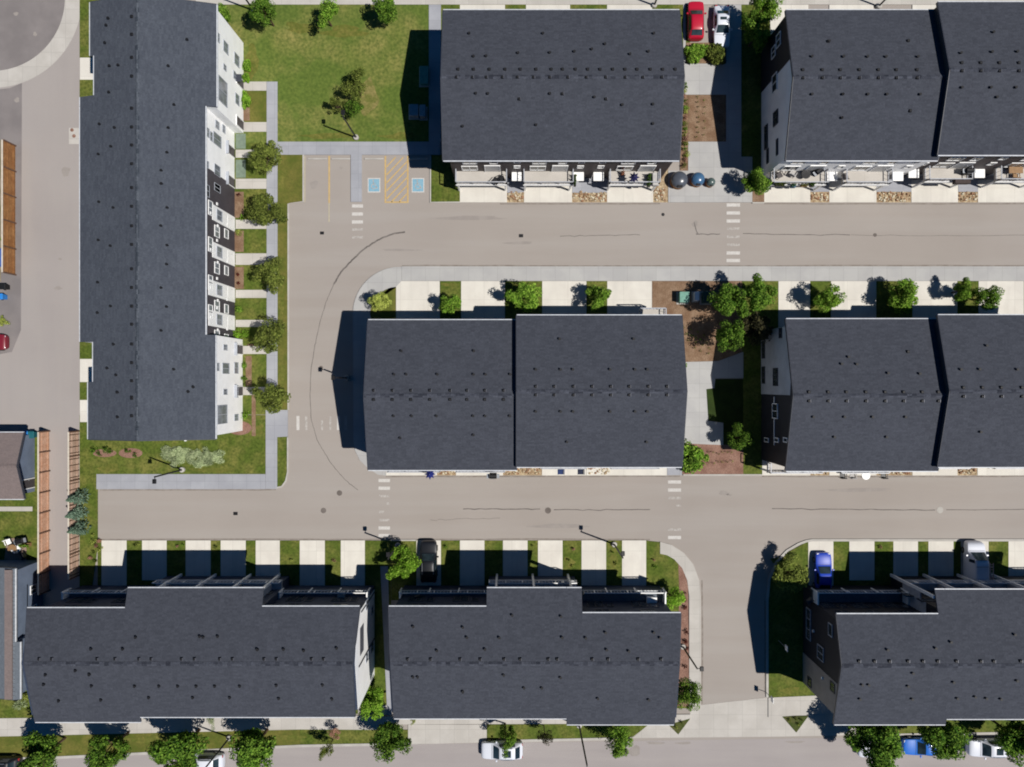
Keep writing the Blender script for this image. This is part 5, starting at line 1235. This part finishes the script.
# ------------------------------------------------------------------ lamps, signs
def lamp(px, py, label, hgt=6.7, arm=(0, 1), group='lane lamp posts', head=True):
    x, y = G(px, py)
    t = thing('street_lamp', label, 'lamp post', (x, y, 0), 0, group)
    mb = MB(); mb.lathe([(.3, 0), (.3, .35), (.27, .4), (.2, .42)], seg=16); mb.build('base', M['kerb'], t)
    mb = MB(); mb.tube([(0, 0, .3), (0, 0, hgt)], [.1, .08], 10); mb.build('pole', M['black'], t)
    mb = MB(); a = Vector((*arm, 0)).normalized()
    mb.tube([(0, 0, hgt-.12), tuple(a*.35+Vector((0, 0, hgt)))], .04, 8)
    hd = mb.build('arm', M['black'], t)
    mb = MB(); c = a*.45; mb.cbox(c.x-.19, c.x+.19, c.y-.24, c.y+.24, hgt-.03, hgt+.13, .04); mb.build('lamp_head', M['black'], t)
    return t
lamp(183, 469.5, 'lamp post by the junipers at the south end of the white row', 6.7, (0, -1))
lamp(356.5, 138, 'lamp post on the lawn edge above the marked parking', 6.7, (0, 1))
lamp(398, 545, 'lamp post beside the lime tree on the south lane', 6.7, (0, 1))
lamp(614, 544, 'lamp post between two driveways near the curved footpath', 6.7, (0, 1))
lamp(682.5, 646, 'lamp post among the red shrubs of the mulch strip', 6.7, (1, 0))
lamp(254, 11, 'lamp post at the top left of the lawn by a tree', 6.7, (0, 1))
lamp(654, 6, 'lamp post at the top edge beyond the top middle block', 6.7, (0, 1))
lamp(878, 7, 'lamp post at the top edge beyond the top right block', 6.7, (0, 1))
lamp(347, 378, 'short lamp post in the shadow beside the centre block', 4.6, (-1, 0))
lamp(230, 737, 'lamp post on the bottom verge between two dense trees', 6.7, (0, -1))
lamp(579, 724.5, 'tall thin lamp post rising over the bottom street near the spiky tree', 9.0, (0, -1))
def sign(px, py, label, hgt=2.4, face='trim'):
    x, y = G(px, py); t = thing('sign_post', label, 'sign', (x, y, 0))
    mb = MB(); mb.tube([(0, 0, 0), (0, 0, hgt)], .035, 8); mb.build('pole', M['steel'], t)
    mb = MB(); mb.cbox(-.03, .03, -.3, .3, hgt-.75, hgt-.05, .01); mb.build('plate', M[face], t)
sign(766, 692, 'small sign post at the kerb end beside the concrete crossing')
sign(778, 640, 'pale sign post standing in the shaded lawn of the bottom right row', 3.0)
# ------------------------------------------------------------------ street fittings
def cover(px, py, r, label, square=False, mat='iron'):
    x, y = G(px, py)
    mb = MB()
    if square: mb.cbox(-r, r, -r*.75, r*.75, -.01, .022, .008)
    else: mb.lathe([(r, -.01), (r, .016), (r*.93, .024), (r*.85, .024), (r*.84, .018), (.02, .018)], seg=24)
    if square:
        for k in range(5): mb.cur = 1; yy = -r*.55+k*r*.27; mb.box(-r*.8, r*.8, yy, yy+r*.1, .022, .03)
    o = mb.build('storm_drain' if square else 'manhole_cover', [M[mat], M['black']]); o.location = (x, y, 0)
    return tag(o, label, 'drain' if square else 'manhole')
cover(322, 233, .22, 'dark square drain south of the parking bays', True, 'black')
cover(521, 235.7, .24, 'dark square drain in the middle of the north lane', True, 'black')
cover(235.5, 513.5, .24, 'dark square drain in the lane below the white row', True, 'black')
cover(321, 368, .24, 'round manhole beside the short shaded lamp')
cover(548, 510.5, .34, 'round manhole on the cracked south lane below the centre block')
cover(940, 510, .36, 'pale ringed round manhole on the south lane at the right', False, 'kerb')
cover(339.5, 493, .3, 'round manhole left of the faded south crosswalk')
cover(323.5, 510.5, .3, 'round manhole at the lane bend, lower one')
cover(875, 235, .2, 'small round manhole in the north lane at the right')
cover(663, 214.5, .18, 'small dark round cover in front of the waste domes', False, 'black')
cover(72, 130, .2, 'round cover on the concrete patch by the left lane, upper one', False, 'mulch_red')
cover(74, 136, .2, 'round cover on the concrete patch by the left lane, lower one', False, 'mulch_red')
sheet('utility_pad', M['walk_warm'], .008, [rect(69, 128, 79, 144)])
for i, (x, w_) in enumerate(((317.5, 'first'), (341, 'second'), (374, 'third'), (418, 'fourth, shaded'))):
    mb = MB(); mb.cbox(-1.05, 1.05, -.09, .09, 0, .13, .03); o = mb.build('wheel_stop', M['kerb']); o.location = (*G(x, 159), 0)
    tag(o, f'{w_} white wheel stop from the left in the parking bays', 'wheel stop', 'wheel stops of the parking bays')
def utility(px, py, wx, wy, h, mat, label):
    t = thing('utility_box', label, 'utility box', (*G(px, py, h), 0))
    mb = MB(); mb.box(-wx/2-.15, wx/2+.15, -wy/2-.15, wy/2+.15, 0, .16); mb.build('pad', M['kerb'], t)
    mb = MB(); mb.cbox(-wx/2, wx/2, -wy/2, wy/2, .16, h, .05); mb.build('cabinet', mat, t)
    mb = MB(); mb.cbox(-wx/2-.03, wx/2+.03, -wy/2-.03, wy/2+.03, h, h+.06, .02); mb.build('lid', mat, t)
gm = plain('transformer_green', T(120, 172, 150), .5); gd = plain('transformer_dark', T(52, 82, 76), .5)
utility(684.5, 297, 1.0, 1.1, 1.2, gm, 'pale green utility cabinet in the brown bed')
utility(697, 296, .45, .9, 1.0, M['trim'], 'narrow white utility box between the two green cabinets')
utility(709, 297, 1.2, 1.2, 1.2, gd, 'dark green utility cabinet shaded by the trees')
utility(413.5, 110, 1.0, 1.2, 1.0, M['steel'], 'grey utility cabinet in the shaded lawn, left one of a pair')
utility(422.5, 110.5, .6, 1.2, 1.1, M['steel'], 'narrow grey utility cabinet in the shaded lawn, right one of a pair')
utility(424, 75, .9, 1.9, .7, gm, 'long green utility cabinet by the shaded concrete walk')
# waste containers
def dome(px, py, r, h, mat, label):
    t = thing('waste_container', label, 'waste container', (*G(px, py, h*.7), 0), 0, 'domed waste containers')
    mb = MB(); mb.smooth = True; mb.lathe([(r, .0), (r, h*.6)], seg=28); mb.build('barrel', M['cedar_deep'], t)
    mb = MB(); mb.smooth = True; mb.lathe([(r*1.06, h*.58), (r*1.06, h*.66), (r*.98, h*.8), (r*.75, h*.94), (r*.4, h*1.02), (.03, h*1.04)], seg=28); l = mb.build('lid', mat, t)
    mb = MB(); mb.cbox(-r*.3, r*.3, -r*1.05, -r*.6, h*.8, h*.92, .03); mb.build('hatch', M['black'], l)
dome(679.5, 179.5, .88, 1.5, plain('dome_grey', T(92, 96, 104), .28, .5), 'large dark grey domed waste container')
dome(698, 179, .72, 1.4, plain('dome_blue', T(74, 112, 146), .28, .5), 'middle blue-grey domed waste container')
dome(711, 182, .46, 1.2, plain('dome_green', T(96, 112, 108), .28, .5), 'small grey domed waste container on the right')
def wheelie(px, py, mat, label, rz=0):
    t = thing('wheelie_bin', label, 'bin', (*G(px, py, .5), 0), rz)
    mb = MB(); b0 = [(-.24, -.26), (.24, -.26), (.24, .24), (-.24, .24)]; b1 = [(-.3, -.34), (.3, -.34), (.3, .32), (-.3, .32)]
    mb.grid([(x, y, .06) for x, y in b0]+[(x, y, 1.0) for x, y in b1], [(3, 2, 1, 0), (4, 5, 6, 7), (0, 1, 5, 4), (1, 2, 6, 5), (2, 3, 7, 6), (3, 0, 4, 7)]); mb.build('body', mat, t)
    mb = MB(); mb.cbox(-.33, .33, -.38, .35, 1.0, 1.09, .03); mb.tube([(-.28, .38, .98), (.28, .38, .98)], .03, 6); mb.build('lid', mat, t)
    for s_ in (-.27, .27):
        mb = MB(); mb.tube([(s_-.04, .26, .12), (s_+.04, .26, .12)], .12, 10); mb.build('wheel', M['tyre'], t)
bb_ = plain('bin_blue', (.03, .22, .62), .4); bk_ = plain('bin_black', (.012, .013, .014), .5)
wheelie(5, 287, bk_, 'black bin at the left edge, just below the cedar fence', 1.57)
wheelie(2.5, 297, bb_, 'blue bin at the left edge, below the black bin', 1.57)
wheelie(28, 434.5, bb_, 'blue bin beside the brown-roofed garage')
wheelie(34, 434.5, plain('bin_green', T(40, 110, 116), .5), 'teal bin between the blue bin and the alley fence')
# ------------------------------------------------------------------ fences
def fence(label, px, py0, py1, mat, npan, hgt=1.9, lean=1, cap='cream', stiles=0, name='wooden_fence'):
    x, ya = G(px, py0); _, yb = G(px, py1)
    t = thing(name, label, 'fence', (x, (ya+yb)/2, 0))
    y0 = ya-(ya+yb)/2; ln = (yb-ya)/npan
    for k in range(npan):
        a, b = y0+k*ln, y0+(k+1)*ln; rnd = random.Random(k)
        mb = MB(); nb = max(4, int(abs(b-a)/.15)); w_ = (b-a)/nb
        for j in range(nb):
            zt = hgt-.06+rnd.uniform(-.012, .012); q = rnd.uniform(-.006, .006)
            mb.box(-.015+q, .015+q, a+j*w_+w_*.03, a+(j+1)*w_-w_*.03, .05, zt)
        p = mb.build('board_panel', M[mat], t)
        mb = MB()
        mb.box(.017, .06, a, b, .35, .45); mb.box(.017, .06, a, b, 1.35, 1.45)
        mb.build('rail', M[mat], p)
        if stiles:
            mb = MB()
            for j in range(stiles): yy = a+(j+.5)*(b-a)/stiles; mb.box(.018, .07, yy-.045, yy+.045, .06, hgt-.1)
            mb.build('stile', M['fence_dark'], p)
        mb = MB(); mb.box(-.09, .05, a, b, hgt-.055, hgt+.0); mb.build('cap', M[cap], p)
    for k in range(npan+1):
        yy = y0+k*ln; mb = MB(); mb.cbox(-.03, .13, yy-.07, yy+.07, 0, hgt-.07, .01); mb.build('post', M['fence_dark'], t)
    return t
fence('deep orange cedar fence at the left edge of the wide lane', 15.5, 146, 275, 'cedar_deep', 5, 2.2)
fence('reddish cedar fence on the left side of the narrow alley', 49.5, 431, 590, 'cedar', 8, 2.0)
fence('pale cedar fence on the right side of the narrow alley, by the spruces', 79, 431, 575, 'cedar_pale', 6, 2.0, stiles=4)
# ------------------------------------------------------------------ left neighbour house
def left_house():
    root = thing('house', 'blue-grey roofed neighbour house at the left edge beside the cedar fence', 'house', (*G(0, 620), 0))
    zr = 5.2; vr = -PX(13, zr); sl = .2      # lean-to style low roofs running north-south
    segs = []
    e = lambda px: eave(512-px, 0, vr, zr, sl)[0]
    a, b, c = PY(697, 4.5), PY(640, 4.5), PY(567, 4.5)
    r = roof_part(root, 'y', [(a, b, e(20), e(-60)), (b, c, e(15), e(-60))], vr, zr, sl, 'roof_grey')
    wall_part(root, 'y', [(a+.3, b, e(20)+.3, e(-60)-.3), (b, c-.3, e(15)+.3, e(-60)-.3)], vr, zr, sl, 'blue_wall')
    X = -(e(15)+.3); f = Fac('y', X, 1)
    for y in (PY(585), PY(605), PY(628)): f.window(root, y, 1.7, 1.0, 1.1, 1)
    f = Fac('x', c-.3, 1); f.window(root, PX(0), 1.8, 1.2, 1.2, 1); f = Fac('x', a+.3, -1); f.window(root, PX(0), 1.8, 1.2, 1.2, 1)
    mb = MB(); mb.box(PX(14.5, 5), PX(7, 5), a+.1, c-.1, zr+.02, zr+.2); mb.build('parapet', M['roof_brown'], r, True)
    mb = MB(); X0 = X; mb.box(X0, PX(26), PY(632), PY(578), 2.6, 2.75); d = mb.build('lean_to_roof', M['trim_grey'], root, True)
    mb = MB(); 
    for y in (PY(631), PY(579)): mb.box(PX(26)-.12, PX(26), y-.06, y+.06, 0, 2.6)
    mb.build('post', M['trim'], d, True)
    mb = MB(); mb.box(PX(20), PX(33), PY(613), PY(606), 0.05, .9); mb.build('side_gate', plain('brick_red', T(150, 60, 50), .8), root, True)
left_house()
# ------------------------------------------------------------------ balcony and patio furniture
def chair(px, py, z, rz, mat, label, group=None):
    t = thing('patio_chair', label, 'chair', (*G(px, py, z+.5), z), rz, group)
    mb = MB(); mb.cbox(-.28, .28, -.27, .27, .36, .44, .03); mb.build('seat', mat, t)
    mb = MB(); mb.cbox(-.28, .28, .24, .32, .42, .98, .03); mb.build('backrest', mat, t)
    for sx in (-1, 1):
        mb = MB(); mb.cbox(sx*.33-.04, sx*.33+.04, -.27, .3, .58, .63, .01); mb.build('arm', mat, t)
        for sy in (-1, 1): mb = MB(); mb.tube([(sx*.29, sy*.26, 0), (sx*.27, sy*.24, .4)], .022, 6); mb.build('leg', M['black'], t)
    return t
def table(px, py, z, r, mat, label, square=None):
    t = thing('patio_table', label, 'table', (*G(px, py, z+.7), z))
    mb = MB()
    if square: mb.cbox(-square[0]/2, square[0]/2, -square[1]/2, square[1]/2, .68, .73, .015)
    else: mb.lathe([(r, .68), (r, .72), (r*.96, .735), (.02, .735)], seg=24)
    mb.build('tabletop', mat, t)
    q = (square[0]/2-.08, square[1]/2-.08) if square else (r*.55, r*.55)
    for sx in (-1, 1):
        for sy in (-1, 1): mb = MB(); mb.tube([(sx*q[0], sy*q[1], 0), (sx*q[0]*.9, sy*q[1]*.9, .68)], .028, 6); mb.build('leg', M['black'], t)
    return t
def bbq(px, py, z, rz, label):
    t = thing('barbecue', label, 'barbecue', (*G(px, py, z+.8), z), rz)
    mb = MB(); mb.cbox(-.38, .38, -.26, .26, .1, .86, .03); mb.build('cart', M['black'], t)
    mb = MB(); mb.extrude([(-.28, .86), (-.24, 1.05), (-.08, 1.18), (.12, 1.18), (.26, 1.04), (.28, .86)], -.38, .38, 'x'); l = mb.build('lid', M['black'], t)
    mb = MB(); mb.tube([(-.25, -.3, 1.0), (.25, -.3, 1.0)], .02, 6); mb.build('handle', M['steel'], l)
    for s_ in (-1, 1): mb = MB(); mb.cbox(s_*.4, s_*.68, -.24, .24, .82, .86, .01); mb.build('side_shelf', M['steel'], t)
    for sx in (-.3, .3):
        for sy in (-.2, .2): mb = MB(); mb.tube([(sx-.03, sy, .07), (sx+.03, sy, .07)], .07, 8); mb.build('wheel', M['tyre'], t)
def planter(px, py, z, wx, wy, mat, leafm, label, hgt=.5, plants=3):
    t = thing('planter', label, 'planter', (*G(px, py, z+hgt), z))
    mb = MB(); mb.cbox(-wx/2, wx/2, -wy/2, wy/2, 0, hgt, .02); mb.build('box', mat, t)
    key = ('pl', leafm)
    if key not in _cache: _cache[key] = crown(501, 1.0, .5, .5, 8, 36, .3, mat=leafm)
    for k in range(plants):
        u = (k+.5)/plants-.5
        obj('plant', _cache[key], t, (wx*u if wx > wy else 0, wy*u if wy >= wx else 0, hgt-.1), k, (max(min(wx, wy)*.6, wx/plants*.45 if wx > wy else 0), min(wx, wy)*.7 if wx > wy else wy/plants*.6, .6))
def parasol(px, py, z, mat, label, closed=True):
    t = thing('parasol', label, 'parasol', (*G(px, py, z+1.8), z))
    mb = MB(); mb.lathe([(.26, 0), (.26, .08), (.06, .12), (.04, .14)], seg=16); mb.build('base', M['black'], t)
    mb = MB(); mb.tube([(0, 0, .1), (0, 0, 2.3)], .025, 8); mb.build('pole', M['steel'], t)
    mb = MB(); n = 8; R_ = .62
    for k in range(n):
        a0, a1 = 6.2832*k/n, 6.2832*(k+1)/n; am = (a0+a1)/2
        mb.face([(0, 0, 2.3), (R_*math.cos(a0), R_*math.sin(a0), 1.85), (R_*.55*math.cos(am), R_*.55*math.sin(am), 1.88)])
        mb.face([(0, 0, 2.3), (R_*.55*math.cos(am), R_*.55*math.sin(am), 1.88), (R_*math.cos(a1), R_*math.sin(a1), 1.85)])
    mb.build('canopy', mat, t)
ZD = 2.9
dark = M['black']; grey_f = plain('rattan_grey', T(96, 90, 88), .7); wood_f = plain('table_wood', T(166, 128, 88), .6); cush = plain('cushion_pale', T(206, 200, 192), .8)
chair(496, 181, ZD, 2.4, dark, 'black balcony chair on the first balcony of the top middle block, left of two')
chair(502, 178.5, ZD, 2.0, dark, 'black balcony chair on the first balcony of the top middle block, right of two')
planter(575, 180, ZD, .25, 1.2, dark, 'deep', 'narrow black planter against the end rail of the second balcony')
utility_c = plain('chest_beige', T(214, 204, 190), .6)
def chest(px, py, z, wx, wy, mat, label, lidm=None):
    t = thing('storage_chest', label, 'storage chest', (*G(px, py, z+.6), z))
    mb = MB(); mb.cbox(-wx/2, wx/2, -wy/2, wy/2, 0, .55, .02); mb.build('box', mat, t)
    mb = MB(); mb.cbox(-wx/2-.03, wx/2+.03, -wy/2-.03, wy/2+.03, .55, .64, .03); mb.build('lid', lidm or mat, t)
parasol(634, 177.5, ZD, plain('parasol_navy', T(50, 48, 96), .8), 'small navy parasol on the third balcony of the top middle block')
planter(649, 180, ZD, .35, 1.35, dark, 'deep', 'leafy dark planter beside the pale lounge on the third balcony')
chest(655.5, 179, ZD, .55, 1.3, cush, 'long pale cushioned bench at the east end of the third balcony')
planter(623, 173, ZD, .35, .35, plain('terracotta', T(168, 104, 72), .8), 'rust', 'terracotta pot with a rusty plant near the navy parasol', .4, 1)
chair(780, 175, ZD, .5, grey_f, 'grey chair at the west end of the first top right balcony')
chair(793, 173.5, ZD, 2.6, cush, 'pale cushioned chair beside the round dark table')
table(806, 174, ZD, .5, dark, 'round dark table on the first top right balcony')
bbq(819, 171, ZD, .6, 'black barbecue at the east end of the first top right balcony')
planter(793.5, 185.5, ZD, .5, .4, plain('pot_blue', T(70, 110, 140), .5), 'deep', 'blue flower pot at the railing of the first top right balcony', .4, 1)
planter(780, 184, ZD, 1.0, .4, grey_f, 'olive', 'grey planter with dry stems at the railing, west end', .35, 3)
planter(804, 185.5, ZD, .7, .25, wood_f, 'yellow', 'small wooden planter at the railing between two pots', .25, 2)
planter(812.5, 184.5, ZD, .45, .4, dark, 'deep', 'square black planter at the railing below the barbecue', .4, 1)
chair(846, 176.5, ZD, 1.8, grey_f, 'grey rattan chair on the second top right balcony')
bbq(969, 171, ZD, 0, 'black barbecue on the third top right balcony')
chest(963, 181, ZD, 1.6, .45, plain('chest_brown', T(74, 60, 56), .7), 'dark brown storage bench at the rail of the third top right balcony')
table(1016, 170, ZD, .5, wood_f, 'wooden picnic table on the last top right balcony', (1.5, .7))
chair(1016, 176, ZD, 3.14, wood_f, 'wooden chair at the picnic table of the last top right balcony')
parasol(430, 474, ZD, plain('parasol_blue', T(44, 56, 140), .8), 'small blue parasol showing under the south eave of the centre block')
bbq(493, 476, ZD, 0, 'black barbecue at the south railing of the centre block')
chair(561, 472, ZD, 0, plain('chair_blue', T(36, 60, 110), .7), 'navy chair at the south railing of the centre block, left one')
chair(581, 472, ZD, 0, plain('chair_navy', T(30, 40, 66), .7), 'dark chair at the south railing of the centre block, right one')
for i, (x, w_) in enumerate(((843, 'left'), (853, 'middle'), (884, 'right'))):
    chair(x, 475.5, ZD, 3.14, dark if i != 1 else cush, f'{w_} chair showing under the south eave of the right middle block')
table(866, 475.5, ZD, .45, M['trim'], 'round white table showing under the south eave of the right middle block')
chest(652, 601.5, 2.85, 1.0, .8, M['trim'], 'white covered chest in the sun at the corner terrace of the bottom centre row')
chair(656, 607, 2.85, 1.0, cush, 'pale chair below the white chest on the corner terrace')
chair(810, 601, 2.85, .6, grey_f, 'grey chair in shade on the west terrace of the bottom right row')
chest(341, 595, 2.85, .7, .6, cush, 'pale box on the shaded east terrace of the bottom left row')
chair(418, 598, 2.85, .3, grey_f, 'grey chair on the shaded west terrace of the bottom centre row')
chair(8, 542, .12, .4, M['trim'], 'white chair on the left neighbour patio, upper one')
chair(17, 549, .12, 2.4, M['trim'], 'white chair on the left neighbour patio, lower one')
bbq(20, 541, .12, .2, 'black barbecue on the left neighbour patio')
table(12, 549, .12, .5, wood_f, 'round wooden table on the left neighbour patio')

# ------------------------------------------------------------------ clutter of the left-hand yards
t = thing('paddling_pool', 'blue paddling pool in the yard behind the deep orange fence', 'paddling pool', (*G(3, 258), 0))
mb = MB(); mb.lathe([(1.0, 0), (1.04, .3), (.98, .36), (.92, .3), (.9, .1), (.02, .1)], seg=28); mb.build('wall', plain('pool_blue', (.05, .12, .4), .5), t)
shrub('bush', 5, 240, 5, 'green', 'green bush in the yard behind the deep orange fence', 1.0, 1, None, n=16)
shrub('bush', 4, 322, 6, 'yellow', 'pale weedy bush on the verge between the blue bin and the red car', .6, 2, None, n=14)
t = thing('wooden_steps', 'wooden back steps between the left neighbour house and the bottom left row', 'steps', (*G(19.5, 668), 0))
for k in range(4): mb = MB(); mb.box(-.6, .6, -.9+k*.32, -.9+(k+1)*.32-.02, .0, .22*(k+1)); mb.build('tread', M['cedar_pale'], t)
for s_ in (-.64, .64): mb = MB(); mb.tube([(s_, -.9, 0), (s_, -.9, 1.1), (s_, .36, 1.9), (s_, .36, .8)], .035, 6); mb.build('handrail', M['black'], t)
chest(32, 590, 0, .9, .6, cush, 'pale storage box by the alley fence beside the left neighbour house')
planter(25, 545, .12, .9, .4, wood_f, 'green', 'wooden planter at the right side of the left neighbour patio', .45, 3)
chair(23, 556, .12, -1.2, dark, 'dark chair on the left neighbour patio, nearest the alley fence')
